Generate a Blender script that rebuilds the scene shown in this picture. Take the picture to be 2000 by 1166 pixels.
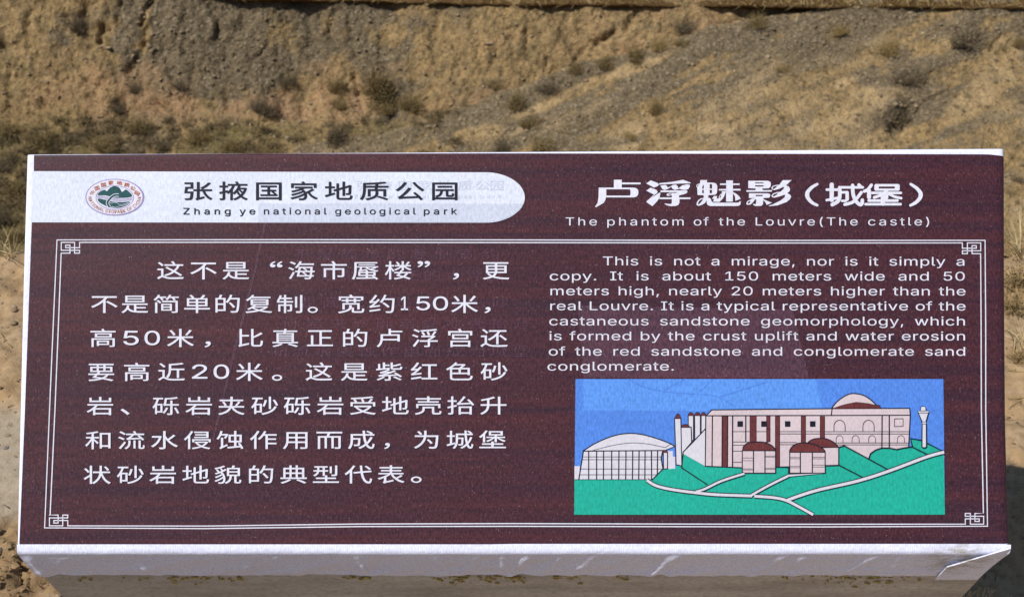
import bpy, bmesh, math, random
import numpy as np
from mathutils import Vector, Matrix

for o in list(bpy.data.objects):
    bpy.data.objects.remove(o)
scene = bpy.context.scene
COL = scene.collection
R = math.radians

# ------------------------------------------------------------------ camera
PITCH = R(35.0)
FPX = 2406.0                       # focal length in pixels of the 2000 px wide photograph
DIST = 1.5
CF = Vector((0, math.cos(PITCH), -math.sin(PITCH)))
CU = Vector((0, math.sin(PITCH), math.cos(PITCH)))
CR = Vector((1, 0, 0))
FACE0 = Vector((0, 0, 0.75))
CAM = FACE0 - CF * DIST
cam_d = bpy.data.cameras.new('camera')
cam_d.sensor_width = 36.0
cam_d.lens = 36.0 * FPX / 2000.0
cam_d.clip_start = 0.05
cam_d.clip_end = 500
cam_d.dof.use_dof = True
cam_d.dof.focus_distance = DIST
cam_d.dof.aperture_fstop = 14
cam = bpy.data.objects.new('camera', cam_d)
cam.location = CAM
cam.rotation_euler = (math.pi / 2 - PITCH, 0, 0)
COL.objects.link(cam)
scene.camera = cam

# ------------------------------------------------------------------ light
SUN = Vector((-0.62, -0.39, 1.0)).normalized()
world = bpy.data.worlds.new('World')
scene.world = world
world.use_nodes = True
wn = world.node_tree
bg = wn.nodes['Background']
sky = wn.nodes.new('ShaderNodeTexSky')
sky.sky_type = 'NISHITA'
sky.sun_disc = False
sky.sun_elevation = math.asin(SUN.z)
sky.sun_rotation = math.atan2(SUN.x, SUN.y)
sky.altitude = 1500
wn.links.new(sky.outputs[0], bg.inputs[0])
bg.inputs[1].default_value = 0.10
sun_d = bpy.data.lights.new('sun', 'SUN')
sun_d.energy = 5.0
sun_d.angle = R(0.55)
sun_d.color = (1.0, 0.95, 0.87)
sun = bpy.data.objects.new('sun', sun_d)
sun.rotation_euler = SUN.to_track_quat('Z', 'Y').to_euler()
sun.location = (-4, -3, 8)
COL.objects.link(sun)
scene.view_settings.view_transform = 'Standard'
scene.view_settings.look = 'None'
scene.view_settings.exposure = 0.0
scene.view_settings.gamma = 1.0

# ------------------------------------------------------------------ helpers
def ray(px, py):
    return (CF + CR * ((px - 1000) / FPX) + CU * ((583 - py) / FPX)).normalized()

def tag(o, label=None, cat=None, group=None, kind=None):
    if label: o['label'] = label
    if cat: o['category'] = cat
    if group: o['group'] = group
    if kind: o['kind'] = kind
    return o

def link(name, me, parent=None, mats=()):
    o = bpy.data.objects.new(name, me)
    COL.objects.link(o)
    for m in mats:
        me.materials.append(m)
    if parent:
        o.parent = parent
    return o

def mesh_np(name, V, F, smooth=True):
    """V (n,3) array, F (m,k) array of equal-sized faces."""
    me = bpy.data.meshes.new(name)
    V = np.asarray(V, dtype=np.float32); F = np.asarray(F, dtype=np.int32)
    k = F.shape[1]
    me.vertices.add(len(V)); me.vertices.foreach_set('co', V.ravel())
    me.loops.add(F.size); me.loops.foreach_set('vertex_index', F.ravel())
    me.polygons.add(len(F))
    me.polygons.foreach_set('loop_start', np.arange(0, F.size, k, dtype=np.int32))
    me.polygons.foreach_set('loop_total', np.full(len(F), k, dtype=np.int32))
    me.polygons.foreach_set('use_smooth', np.full(len(F), smooth, dtype=bool))
    me.update(calc_edges=True)
    me.validate()
    return me

def grid_faces(nr, nc):
    i = np.arange(nr * nc).reshape(nr, nc)
    return np.stack([i[:-1, :-1], i[:-1, 1:], i[1:, 1:], i[1:, :-1]], -1).reshape(-1, 4)

def hash3(ix, iy, iz, seed):
    h = (ix.astype(np.uint32) * np.uint32(374761393)) ^ (iy.astype(np.uint32) * np.uint32(668265263)) \
        ^ (iz.astype(np.uint32) * np.uint32(2147483647)) ^ np.uint32((seed * 2654435761) & 0xffffffff)
    h = (h ^ (h >> np.uint32(13))) * np.uint32(1274126177)
    h = (h ^ (h >> np.uint32(16))) * np.uint32(2246822519)
    h = h ^ (h >> np.uint32(15))
    return (h & np.uint32(0xffffff)).astype(np.float32) / np.float32(0xffffff)

def vnoise(x, y, z=0.0, seed=0):
    x = np.asarray(x, dtype=np.float64); y = np.asarray(y, dtype=np.float64); z = np.zeros_like(x) + z
    fx, fy, fz = np.floor(x), np.floor(y), np.floor(z)
    ix, iy, iz = fx.astype(np.int64), fy.astype(np.int64), fz.astype(np.int64)
    tx, ty, tz = [(t * t * (3 - 2 * t)).astype(np.float32) for t in (x - fx, y - fy, z - fz)]
    r = 0
    for dx in (0, 1):
        wx = tx if dx else 1 - tx
        for dy in (0, 1):
            wy = ty if dy else 1 - ty
            for dz in (0, 1):
                wz = tz if dz else 1 - tz
                r = r + wx * wy * wz * hash3(ix + dx, iy + dy, iz + dz, seed)
    return r * 2 - 1

def fbm(x, y, z=0.0, seed=0, octv=4, gain=0.5):
    r = 0; a = 1.0; f = 1.0; t = 0
    for k in range(octv):
        r = r + a * vnoise(np.asarray(x) * f, np.asarray(y) * f, np.asarray(z) * f, seed + k * 17)
        t += a; a *= gain; f *= 2.03
    return r / t

def sstep(a, b, x):
    t = np.clip((x - a) / (b - a), 0, 1)
    return t * t * (3 - 2 * t)

# ------------------------------------------------------------------ material helpers
class NT:
    def __init__(self, name, rough=0.8, spec=0.25):
        self.m = bpy.data.materials.new(name)
        self.m.use_nodes = True
        self.t = self.m.node_tree
        self.b = self.t.nodes['Principled BSDF']
        self.b.inputs['Roughness'].default_value = rough
        self.b.inputs['Specular IOR Level'].default_value = spec
        self.co = self.t.nodes.new('ShaderNodeTexCoord').outputs['Object']
    def l(self, a, b): self.t.links.new(a, b)
    def n(self, ty, **kw):
        nd = self.t.nodes.new(ty)
        for k, v in kw.items():
            setattr(nd, k, v)
        return nd
    def inp(self, sock, v):
        if isinstance(v, (int, float)): sock.default_value = v
        elif isinstance(v, tuple): sock.default_value = v if len(v) == len(sock.default_value) else v + (1,)
        else: self.l(v, sock)
    def map(self, scale, rot=(0, 0, 0), src=None):
        nd = self.n('ShaderNodeMapping')
        self.l(src or self.co, nd.inputs[0])
        nd.inputs['Scale'].default_value = scale
        nd.inputs['Rotation'].default_value = rot
        return nd.outputs[0]
    def noise(self, vec, scale=1.0, detail=3.0, rough=0.5, dist=0.0, color=False):
        nd = self.n('ShaderNodeTexNoise')
        self.l(vec, nd.inputs['Vector'])
        nd.inputs['Scale'].default_value = scale
        nd.inputs['Detail'].default_value = detail
        nd.inputs['Roughness'].default_value = rough
        nd.inputs['Distortion'].default_value = dist
        return nd.outputs['Color' if color else 'Fac']
    def voro(self, vec, scale, out='Distance', feature='F1', rnd=1.0):
        nd = self.n('ShaderNodeTexVoronoi', feature=feature)
        self.l(vec, nd.inputs['Vector'])
        nd.inputs['Scale'].default_value = scale
        nd.inputs['Randomness'].default_value = rnd
        return nd.outputs[out]
    def ramp(self, fac, stops, interp='LINEAR'):
        nd = self.n('ShaderNodeValToRGB')
        nd.color_ramp.interpolation = interp
        e = nd.color_ramp.elements
        while len(e) < len(stops): e.new(0.5)
        for q, (p, c) in zip(e, stops):
            q.position = p
            q.color = (c, c, c, 1) if isinstance(c, (int, float)) else tuple(c) + (1,)
        self.l(fac, nd.inputs[0])
        return nd.outputs[0]
    def mix(self, fac, a, b, mode='MIX'):
        nd = self.n('ShaderNodeMix', data_type='RGBA', blend_type=mode)
        self.inp(nd.inputs[0], fac); self.inp(nd.inputs[6], a); self.inp(nd.inputs[7], b)
        return nd.outputs[2]
    def math(self, op, a, b=0.0, c=0.0):
        nd = self.n('ShaderNodeMath', operation=op)
        self.inp(nd.inputs[0], a); self.inp(nd.inputs[1], b); self.inp(nd.inputs[2], c)
        return nd.outputs[0]
    def maprange(self, v, a, b, c, d):
        nd = self.n('ShaderNodeMapRange')
        self.inp(nd.inputs[0], v)
        for i, q in enumerate((a, b, c, d)): nd.inputs[i + 1].default_value = q
        return nd.outputs[0]
    def attr(self, name):
        nd = self.n('ShaderNodeAttribute', attribute_name=name)
        return nd.outputs['Fac']
    def bump(self, h, strength, dist, normal=None):
        nd = self.n('ShaderNodeBump')
        nd.inputs['Strength'].default_value = strength
        nd.inputs['Distance'].default_value = dist
        self.l(h, nd.inputs['Height'])
        if normal is not None: self.l(normal, nd.inputs['Normal'])
        return nd.outputs[0]
    def color(self, c): self.inp(self.b.inputs['Base Color'], c)
    def normal(self, c): self.l(c, self.b.inputs['Normal'])

def mul(c, k): return tuple(v * k for v in c)

def print_mat(name, base, weave=0.25, streak=None, fleck=0.0, lo=None):
    """Ink on woven banner cloth: fine vertical weave, faint mottling and dust flecks."""
    base = mul(base, 0.74); streak = mul(streak, 0.74) if streak else None
    N = NT(name, 0.55, 0.2)
    w = N.noise(N.map((390, 150, 40)), 1.0, 2.0, 0.75)
    wf = N.maprange(w, 0.3, 0.7, 0.0, 1.0)
    a = mul(base, 1 - weave); b = mul(base, 1 + weave)
    col = N.mix(wf, a, b)
    if streak:
        s = N.noise(N.map((1.5, 50, 1)), 1.0, 7.0, 0.74, 0.15)
        col = N.mix(N.maprange(s, 0.38, 0.66, 0.0, 0.9), col, N.mix(wf, mul(streak, 1 - weave), mul(streak, 1 + weave)))
        s2 = N.noise(N.map((0.7, 120, 1)), 1.0, 2.0, 0.5)
        col = N.mix(N.maprange(s2, 0.56, 0.72, 0.0, 0.35), col, mul(streak, 0.7))
        wc = N.noise(N.map((520, 330, 40), (0, 0, 0.02)), 1.0, 2.0, 0.7, 0.0)
        col = N.mix(N.maprange(wc, 0.56, 0.76, 0.0, 0.55), col, (0.15, 0.062, 0.058))
        col = N.mix(N.maprange(wc, 0.44, 0.28, 0.0, 0.65), col, (0.020, 0.012, 0.030))
    m = N.noise(N.co, 9.0, 3.0)
    col = N.mix(N.maprange(m, 0.3, 0.7, 0.0, 0.10), col, (0.03, 0.03, 0.05))
    if fleck:
        f = N.voro(N.map((330, 170, 40)), 1.0)
        g = N.noise(N.map((70, 70, 70)), 1.0, 2.0)
        ff = N.math('MULTIPLY', N.maprange(f, 0.17, 0.10, 0.0, fleck), N.maprange(g, 0.42, 0.62, 0.0, 1.0))
        col = N.mix(ff, col, (0.5, 0.47, 0.47))
        f2 = N.voro(N.map((58, 47, 10), (0, 0, 0.5)), 1.0)
        fk = N.math('MULTIPLY', N.maprange(f2, 0.038, 0.022, 0.0, 0.5), N.maprange(N.noise(N.map((31, 31, 31)), 1.0, 1.0), 0.45, 0.60, 0.0, 1.0))
        col = N.mix(fk, col, (0.5, 0.47, 0.45))
    N.color(col)
    wv = N.n('ShaderNodeTexWave', wave_type='BANDS', bands_direction='X')
    N.l(N.map((60, 60, 60)), wv.inputs[0]); wv.inputs['Scale'].default_value = 2.0
    wv.inputs['Distortion'].default_value = 1.5; wv.inputs['Detail'].default_value = 1.0
    bn = N.bump(w, 0.25, 0.0006)
    bn = N.bump(N.noise(N.map((5, 9, 5)), 1.0, 2.0), 0.35, 0.006, bn)
    N.normal(bn)
    return N.m

# outlines of the characters on the sign: advance width, then closed outlines as x, y, x, y
GLYPHS_HAN = {
 '“': [1050, [[809,850,787,890,729,852,682,794,657,721,660,661,672,633,690,612,712,598,738,593,764,597,792,615,803,633,810,662,798,702,776,722,756,728,715,721,720,749,741,792,777,830],[1011,850,988,890,930,852,884,794,859,721,861,661,873,633,891,612,914,598,940,593,966,597,994,615,1005,633,1012,662,1000,702,977,722,957,728,935,728,917,721,921,749,942,792,979,830]]],
 '”': [1050, [[242,629,264,589,322,628,368,685,393,758,391,818,379,846,361,867,338,881,312,886,286,882,259,864,241,827,244,796,252,777,274,757,294,751,335,758,331,730,310,687,273,649],[40,629,62,589,120,628,166,685,191,758,189,818,177,846,159,867,136,881,110,886,85,882,57,864,45,847,39,817,51,777,73,757,93,751,133,758,129,730,108,687,71,649]]],
 '、': [1050, [[287,-59,358,2,244,125,123,235,55,175,173,67]]],
 '。': [1050, [[204,256,154,248,91,210,52,147,44,97,52,46,91,-17,154,-56,204,-64,255,-56,318,-17,356,46,364,97,356,147,318,210,255,248],[204,-11,171,-5,129,21,103,63,98,97,103,130,129,171,171,197,204,203,238,197,280,171,306,130,311,97,306,63,280,21,238,-5]]],
 '不': [1050, [[587,502,785,356,944,213,1008,274,844,414,646,553],[72,809,72,728,540,728,427,569,332,469,225,379,168,338,46,268,100,199,185,248,306,335,380,400,482,505,482,-82,567,-82,567,613,641,728,978,728,978,809]]],
 '中': [1050, [[481,882,481,694,101,694,101,195,180,195,180,261,481,261,481,-83,564,-83,564,261,867,261,867,201,947,201,947,694,564,694,564,882],[180,338,180,618,481,618,481,338],[867,338,564,338,564,618,867,618]]],
 '为': [1050, [[170,824,233,741,280,664,352,699,303,775,237,853],[524,390,605,283,667,182,736,220,673,318,589,421],[432,880,428,629,86,629,86,550,419,550,396,436,377,378,323,261,286,203,190,92,58,-12,120,-69,195,-14,260,44,316,104,363,167,433,295,477,424,500,550,862,550,848,285,831,118,808,33,796,16,781,8,590,12,610,-29,618,-70,746,-74,807,-69,850,-51,884,-12,911,88,924,203,946,629,508,629,512,880]]],
 '代': [1050, [[751,822,846,734,921,649,982,691,905,775,808,860],[576,868,597,555,340,522,352,447,605,479,635,295,654,214,704,78,734,24,769,-20,809,-52,854,-74,903,-83,935,-77,963,-55,988,-11,1008,56,1024,150,958,192,942,74,931,37,917,16,900,9,868,18,838,37,810,65,785,103,742,203,708,333,683,489,1003,529,992,604,674,564,654,868],[329,872,282,773,195,632,94,509,22,441,68,366,140,437,209,519,209,-82,290,-82,290,634,351,739,403,848]]],
 '作': [1050, [[553,870,517,778,452,646,376,530,320,464,381,411,460,511,532,631,604,631,604,-83,684,-83,684,172,1000,172,1000,247,684,247,684,407,986,407,986,443,986,479,684,479,684,631,1011,631,1011,707,569,707,628,850],[299,878,260,783,186,647,99,526,38,459,84,380,188,505,188,-82,267,-82,267,629,325,740,375,855]]],
 '侵': [1050, [[325,444,325,286,393,286,393,384,926,384,926,287,997,287,997,444],[429,708,429,647,843,647,843,569,397,569,397,511,918,511,918,845,397,845,397,785,843,785,843,708],[808,250,745,168,662,102,579,170,517,250],[416,313,416,250,461,250,443,244,481,184,526,129,597,65,461,12,312,-20,347,-85,511,-43,660,21,791,-43,940,-85,986,-20,848,13,726,63,793,121,832,165,881,239,908,295,862,316],[282,878,242,783,168,647,82,526,21,459,65,381,172,512,172,-82,247,-82,247,628,306,740,356,856]]],
 '公': [1050, [[340,852,298,759,218,627,123,512,54,450,126,393,195,462,293,585,351,678,402,778,424,829],[699,860,622,829,676,732,773,589,878,462,946,393,1013,460,945,521,841,639,748,771],[169,-15,302,5,820,41,891,-77,968,-35,857,137,715,321,642,288,771,114,279,86,434,291,575,525,488,562,404,406,292,232,192,106,164,81,139,68]]],
 '典': [1050, [[624,95,786,6,918,-80,987,-27,848,59,679,146],[356,145,310,108,221,51,51,-27,111,-85,281,-2,431,99],[373,237,224,237,224,432,373,432],[447,237,447,432,602,432,602,237],[676,237,676,432,833,432,833,237],[147,756,147,237,41,237,41,163,138,163,1008,163,1008,237,912,237,912,756,676,756,676,886,662,886,602,886,602,756,447,756,447,884,433,884,373,884,373,756],[373,505,224,505,224,682,373,682],[447,505,447,682,602,682,602,505],[676,505,676,682,833,682,833,505]]],
 '制': [1050, [[710,786,710,204,785,204,785,786],[897,872,896,15,890,5,876,2,735,3,762,-80,864,-78,920,-69,960,-42,973,-3,975,872],[149,857,106,707,71,626,43,580,113,550,166,659,304,659,304,548,47,548,47,476,304,476,304,369,96,369,96,2,167,2,167,297,304,297,304,-83,379,-83,379,297,525,297,525,79,522,71,511,67,420,68,442,-1,549,6,572,16,588,31,597,70,598,369,379,369,379,476,634,476,634,548,379,548,379,659,593,659,593,731,379,731,379,878,364,878,304,878,304,731,192,731,223,842]]],
 '升': [1050, [[521,867,449,829,315,777,63,706,90,642,291,693,291,459,53,459,53,382,290,382,270,248,236,162,212,121,142,44,42,-26,100,-86,159,-48,251,36,285,82,333,178,359,278,370,382,691,382,691,-84,771,-84,771,382,999,382,999,459,771,459,771,862,763,862,691,862,691,459,371,459,371,717,482,758,580,803]]],
 '单': [1050, [[232,459,482,459,482,346,232,346],[563,459,825,459,825,346,563,346],[232,633,482,633,482,522,232,522],[563,633,825,633,825,522,563,522],[745,878,697,788,640,701,384,701,428,722,379,799,314,878,248,847,304,773,350,701,155,701,155,278,482,278,482,179,57,179,57,105,269,105,482,105,482,-83,539,-83,563,-83,563,105,997,105,997,179,563,179,563,278,904,278,904,701,728,701,830,850]]],
 '卢': [1050, [[273,522,808,522,808,343,539,343,271,343],[483,883,483,591,192,591,190,326,169,185,136,90,113,44,48,-41,113,-87,165,-23,204,48,233,122,265,273,808,273,808,216,848,216,889,216,889,591,563,591,563,707,983,707,983,779,563,779,563,883]]],
 '受': [1050, [[861,887,737,865,508,837,86,809,104,741,534,769,777,798,916,822],[454,742,487,660,506,585,580,604,559,678,524,757],[812,759,715,579,254,579,316,600,278,682,243,738,174,718,215,647,244,579,76,579,76,364,113,364,150,364,150,509,898,509,898,364,976,364,976,579,795,579,893,735],[729,317,697,274,641,216,528,134,412,217,321,317],[204,391,204,317,248,317,237,313,311,216,377,152,452,96,379,66,263,30,55,-11,100,-81,323,-30,449,14,527,50,601,14,722,-31,809,-54,947,-81,996,-7,788,32,675,67,605,96,692,161,744,211,810,296,847,360,794,394]]],
 '和': [1050, [[558,785,558,-37,634,-37,634,49,869,49,869,-29,949,-29,949,785],[634,125,634,709,869,709,869,125],[461,873,280,822,63,785,85,722,259,747,259,571,53,571,53,498,239,498,207,418,145,300,75,196,27,141,70,67,111,116,171,207,259,384,259,-82,298,-82,337,-82,337,381,465,202,514,267,337,472,337,498,521,498,521,571,337,571,337,763,514,811]]],
 '园': [1050, [[275,654,275,588,777,588,777,654],[207,474,207,408,378,408,360,289,334,228,292,179,264,159,190,125,233,67,317,108,349,133,398,193,428,267,450,408,571,408,572,171,577,140,589,118,609,105,641,99,765,99,808,108,826,128,839,161,849,243,787,270,782,192,773,169,756,164,663,164,646,169,641,186,641,408,838,408,838,474],[86,833,86,-84,164,-84,164,-36,886,-36,886,-84,966,-84,966,833],[164,38,164,759,886,759,886,38]]],
 '国': [1050, [[622,336,681,275,726,216,780,249,734,306,673,364],[239,206,239,139,816,139,816,206,557,206,557,383,769,383,769,452,557,452,557,602,794,602,794,672,254,672,254,602,482,602,482,452,284,452,284,390,284,383,482,383,482,206],[90,835,90,-84,170,-84,170,-32,877,-32,877,-84,960,-84,960,835],[170,42,170,762,877,762,877,42]]],
 '地': [1050, [[451,785,451,497,337,450,367,379,451,415,452,51,471,-17,499,-43,572,-59,896,-58,943,-46,976,-19,996,26,1013,131,976,142,942,161,929,56,915,29,894,15,574,13,541,25,528,51,526,447,667,507,667,150,742,150,742,539,889,602,881,291,875,274,863,264,779,265,798,195,906,206,935,225,949,250,960,339,968,684,913,705,882,679,742,620,742,882,667,882,667,588,526,529,526,785],[35,162,66,83,391,230,373,300,253,250,253,555,377,555,377,629,253,629,253,870,238,870,179,870,179,629,44,629,44,555,179,555,179,218]]],
 '型': [1050, [[667,822,667,471,739,471,739,822],[863,876,863,399,857,391,842,388,714,389,741,316,835,319,888,327,921,343,935,372,938,876],[408,770,408,625,277,628,277,770],[70,625,70,555,199,555,181,491,160,450,110,392,62,357,113,303,170,345,229,419,253,472,272,555,408,555,408,329,482,329,482,555,602,555,602,590,602,625,482,625,482,770,580,770,580,839,105,839,105,770,205,770,205,625],[491,349,491,232,159,232,159,225,159,160,491,160,491,26,49,26,49,-47,1000,-47,1000,26,571,26,571,160,891,160,891,232,571,232,571,349]]],
 '城': [1050, [[43,136,68,58,357,172,342,244,241,206,241,553,341,553,341,567,341,626,241,626,241,870,226,870,167,870,167,626,56,626,56,553,167,553,167,179],[910,532,869,393,814,268,792,442,779,648,1001,648,1001,722,924,722,977,758,921,817,850,876,797,841,865,782,918,722,777,722,776,883,746,883,701,883,704,722,384,722,384,352,374,218,340,83,298,0,269,-38,327,-87,358,-46,406,46,445,198,455,299,458,440,590,440,586,238,574,166,553,156,464,159,483,92,592,95,615,104,632,121,646,164,651,218,660,506,458,506,458,648,706,648,724,389,757,173,663,63,547,-25,604,-80,699,-4,780,85,825,-14,867,-58,899,-72,935,-72,966,-59,978,-46,1004,20,1019,134,960,174,949,43,941,16,925,2,905,9,876,44,835,161,920,325,982,518]]],
 '堡': [1050, [[465,786,819,786,819,686,465,686],[304,550,304,488,514,488,410,398,292,333,340,278,395,308,477,367,551,438,592,488,602,488,602,269,680,269,680,488,752,416,806,371,893,313,952,284,1001,342,873,402,762,488,977,488,977,550,680,550,680,625,897,625,897,848,392,848,392,625,602,625,602,550],[482,289,482,197,141,197,141,170,141,128,482,128,482,15,41,15,41,-55,1011,-55,1011,15,563,15,563,128,912,128,912,197,563,197,563,289],[271,884,234,811,166,705,88,612,34,559,85,494,173,590,173,261,248,261,248,692,342,861]]],
 '壳': [1050, [[84,477,84,265,158,265,158,409,890,409,890,265,966,265,966,477],[483,883,483,791,66,791,66,720,483,720,483,623,146,623,146,555,907,555,907,623,565,623,565,720,987,720,987,791,565,791,565,883],[314,328,313,172,299,122,265,75,201,32,101,-6,35,-22,74,-90,207,-49,257,-24,330,32,355,62,384,127,390,160,392,256,663,256,663,29,670,-29,697,-61,728,-71,772,-74,929,-72,960,-63,991,-26,1009,82,940,111,934,29,927,9,916,0,772,-2,748,4,741,30,741,328]]],
 '复': [1050, [[303,464,791,464,791,393,303,393],[303,587,791,587,791,518,303,518],[224,645,224,335,341,335,302,288,231,222,98,133,154,82,283,174,356,111,443,57,243,11,35,-14,65,-84,306,-48,445,-14,534,16,695,-34,873,-66,966,-76,987,-40,1012,-6,809,15,626,55,758,136,842,217,859,239,810,272,797,268,376,268,425,333,419,335,873,335,873,645],[280,882,246,821,181,735,131,684,50,620,101,557,182,628,258,714,947,714,947,780,307,780,352,860],[735,207,644,141,530,87,422,141,336,207]]],
 '夹': [1050, [[187,603,240,498,273,400,348,422,313,519,257,622],[774,625,722,519,661,417,724,397,789,492,852,602],[487,881,487,725,95,725,95,648,486,648,483,562,462,384,61,384,61,306,441,306,403,220,377,181,313,112,226,53,173,28,48,-16,98,-84,170,-60,291,-4,342,29,423,103,482,190,523,290,579,186,612,139,690,57,783,-9,835,-37,951,-79,1002,-8,893,27,844,50,756,107,682,177,651,217,599,306,989,306,989,384,546,384,562,510,569,648,954,648,954,725,570,725,571,881]]],
 '宫': [1050, [[305,528,746,528,746,408,305,408],[230,595,230,341,822,341,822,595],[169,250,169,-83,244,-83,244,-44,815,-44,815,-81,893,-81,893,250],[244,25,244,181,815,181,815,25],[442,866,493,764,87,764,87,541,166,541,166,686,883,686,883,541,965,541,965,764,586,764,521,889]]],
 '家': [1050, [[444,866,484,788,88,788,88,571,165,571,165,716,889,716,889,571,970,571,970,788,579,788,526,890],[830,505,723,416,600,329,555,413,491,491,564,546,829,546,829,616,220,616,220,546,460,546,395,508,283,457,84,393,127,331,282,384,432,455,483,393,419,352,298,292,166,242,82,217,122,155,326,236,445,297,514,340,542,267,468,210,327,129,168,64,64,34,105,-34,199,-1,343,62,478,137,557,191,555,98,547,60,525,19,498,-2,472,-9,353,-5,368,-43,374,-80,490,-81,552,-59,589,-29,604,-9,632,76,635,186,621,266,671,296,734,167,788,93,886,4,962,-40,1015,24,939,63,842,147,790,216,732,335,895,454]]],
 '宽': [1050, [[549,200,553,-11,577,-50,630,-68,906,-70,948,-59,964,-48,977,-33,995,13,1009,126,938,157,928,41,909,7,874,-1,654,1,635,8,628,24,628,200],[463,332,457,195,428,136,360,76,307,47,151,-8,44,-34,97,-100,208,-70,299,-38,372,-4,430,31,474,68,505,104,539,178,546,213,547,332],[211,438,211,106,290,106,290,370,755,370,755,112,837,112,837,438],[454,870,494,789,80,789,80,597,153,597,153,721,896,721,896,597,973,597,973,789,589,789,536,893],[627,683,627,614,424,614,424,684,416,684,343,684,343,614,183,614,183,550,343,550,343,475,424,475,424,550,627,550,627,474,635,474,706,474,706,550,870,550,870,614,706,614,706,683]]],
 '岩': [1050, [[58,501,58,426,341,426,269,320,209,253,105,164,27,116,77,53,175,117,263,194,263,-86,341,-86,341,-40,591,-40,841,-40,841,-83,922,-83,922,285,341,285,433,426,995,426,995,501],[341,32,341,213,841,213,841,32],[484,883,484,685,210,685,210,835,131,835,131,612,925,612,925,835,843,835,843,685,565,685,565,883]]],
 '市': [1050, [[434,867,504,728,54,728,54,651,481,651,481,508,155,508,155,38,234,38,234,432,481,432,481,-82,562,-82,562,432,825,432,825,285,822,125,794,117,647,120,674,42,835,49,870,60,896,84,905,138,905,508,562,508,562,651,999,651,999,728,578,728,593,733,588,746,511,891]]],
 '张': [1050, [[889,835,849,771,775,681,690,603,628,560,689,507,752,555,842,642,944,777,965,813],[123,606,92,287,303,287,289,111,266,11,252,-4,233,-8,99,-3,115,-38,122,-74,273,-72,309,-59,335,-33,356,29,366,98,384,346,384,358,174,358,191,532,378,532,378,842,98,842,98,769,303,769,303,606],[498,-89,553,-59,753,26,749,100,590,40,590,399,693,399,748,226,797,123,857,34,891,-5,966,-69,1021,-5,951,49,920,82,864,159,818,248,767,399,1006,399,1006,475,590,475,590,861,513,861,513,475,395,475,395,399,513,399,512,37,496,1,464,-22]]],
 '成': [1050, [[571,881,577,704,134,704,134,366,126,229,97,89,62,1,38,-39,104,-91,153,0,185,101,205,208,216,415,409,415,401,221,389,158,378,145,361,140,241,145,256,109,263,71,398,71,432,82,453,101,469,145,475,200,486,488,216,488,216,627,399,627,582,627,611,385,660,181,547,72,416,-14,474,-79,589,1,691,97,722,37,756,-11,815,-60,860,-75,906,-75,943,-60,958,-47,990,26,1007,155,939,199,923,49,913,20,890,4,858,11,814,47,787,86,750,167,816,263,855,332,906,445,935,525,856,545,797,394,721,259,685,429,662,627,999,627,999,704,658,704,653,881],[705,830,809,768,893,704,942,758,857,819,752,878]]],
 '抬': [1050, [[173,881,173,670,44,670,44,597,173,597,173,363,32,322,51,246,173,286,173,3,159,-8,57,-7,80,-83,186,-77,221,-64,237,-48,249,-1,249,310,376,352,364,424,249,388,249,597,371,597,371,670,249,670,249,881],[447,343,447,-84,524,-84,524,-37,846,-37,846,-82,924,-82,924,343],[524,34,524,272,846,272,846,34],[404,428,509,446,907,478,946,399,1014,436,931,580,818,731,755,700,866,546,501,523,605,682,700,860,619,883,563,764,486,630,417,533,379,504]]],
 '掖': [1050, [[713,426,764,366,803,307,853,341,762,456],[589,864,637,758,338,758,338,686,999,686,999,758,720,758,661,886],[494,664,449,542,411,467,343,366,292,310,345,254,424,353,424,-82,494,-82,494,471,564,646],[713,492,903,492,851,330,777,193,720,296,676,409],[695,663,654,531,618,449,554,340,504,279,556,225,636,334,680,230,733,136,634,39,522,-28,567,-87,677,-17,776,77,863,-13,963,-81,1015,-19,910,45,821,133,884,237,920,315,963,446,984,542,940,558,737,555,766,648],[160,882,160,670,51,670,51,597,160,597,160,367,42,325,64,249,160,286,159,2,145,-8,51,-8,75,-81,173,-75,206,-62,221,-47,232,-3,232,314,331,354,317,425,232,393,232,597,326,597,326,670,232,670,232,882]]],
 '是': [1050, [[248,638,795,638,795,551,248,551],[248,779,795,779,795,694,248,694],[172,839,172,492,875,492,875,839],[243,314,207,186,171,111,98,18,37,-30,97,-85,136,-53,190,2,261,114,288,74,352,12,389,-11,475,-42,633,-62,982,-63,1012,13,671,12,574,17,574,162,922,162,922,231,574,231,574,349,991,349,991,419,62,419,62,349,495,349,495,30,443,48,397,72,339,125,295,200,321,304]]],
 '更': [1050, [[265,250,197,223,257,140,329,75,212,24,49,-16,97,-85,274,-34,401,29,494,-11,655,-51,778,-67,984,-81,997,-39,1018,-3,820,6,704,18,552,48,465,80,495,113,529,165,561,259,917,259,917,666,572,666,572,755,982,755,982,827,68,827,68,755,491,755,491,666,164,666,164,259,478,259,449,186,393,120,323,177],[239,432,491,432,490,357,488,325,239,325],[570,325,572,432,705,432,838,432,838,325],[239,600,491,600,491,495,239,495],[572,600,838,600,838,495,572,495]]],
 '楼': [1050, [[438,826,516,683,579,715,499,853],[877,863,837,784,790,709,845,683,947,834],[649,882,649,678,399,678,399,611,600,611,490,519,370,451,420,394,539,470,649,571,649,401,724,401,724,575,836,475,955,399,1006,458,885,523,773,611,981,611,981,678,724,678,724,882],[798,243,758,161,699,97,557,147,616,243],[447,116,627,53,510,11,361,-16,393,-82,573,-42,661,-8,711,19,923,-80,978,-23,774,67,836,145,878,243,992,243,992,311,652,311,687,386,610,400,569,311,377,311,377,243,532,243],[187,882,187,680,59,680,59,606,183,606,162,518,120,386,70,269,34,207,76,130,135,251,187,403,187,-83,259,-83,259,192,259,466,331,322,379,379,259,564,259,606,362,606,362,680,259,680,259,882]]],
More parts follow.
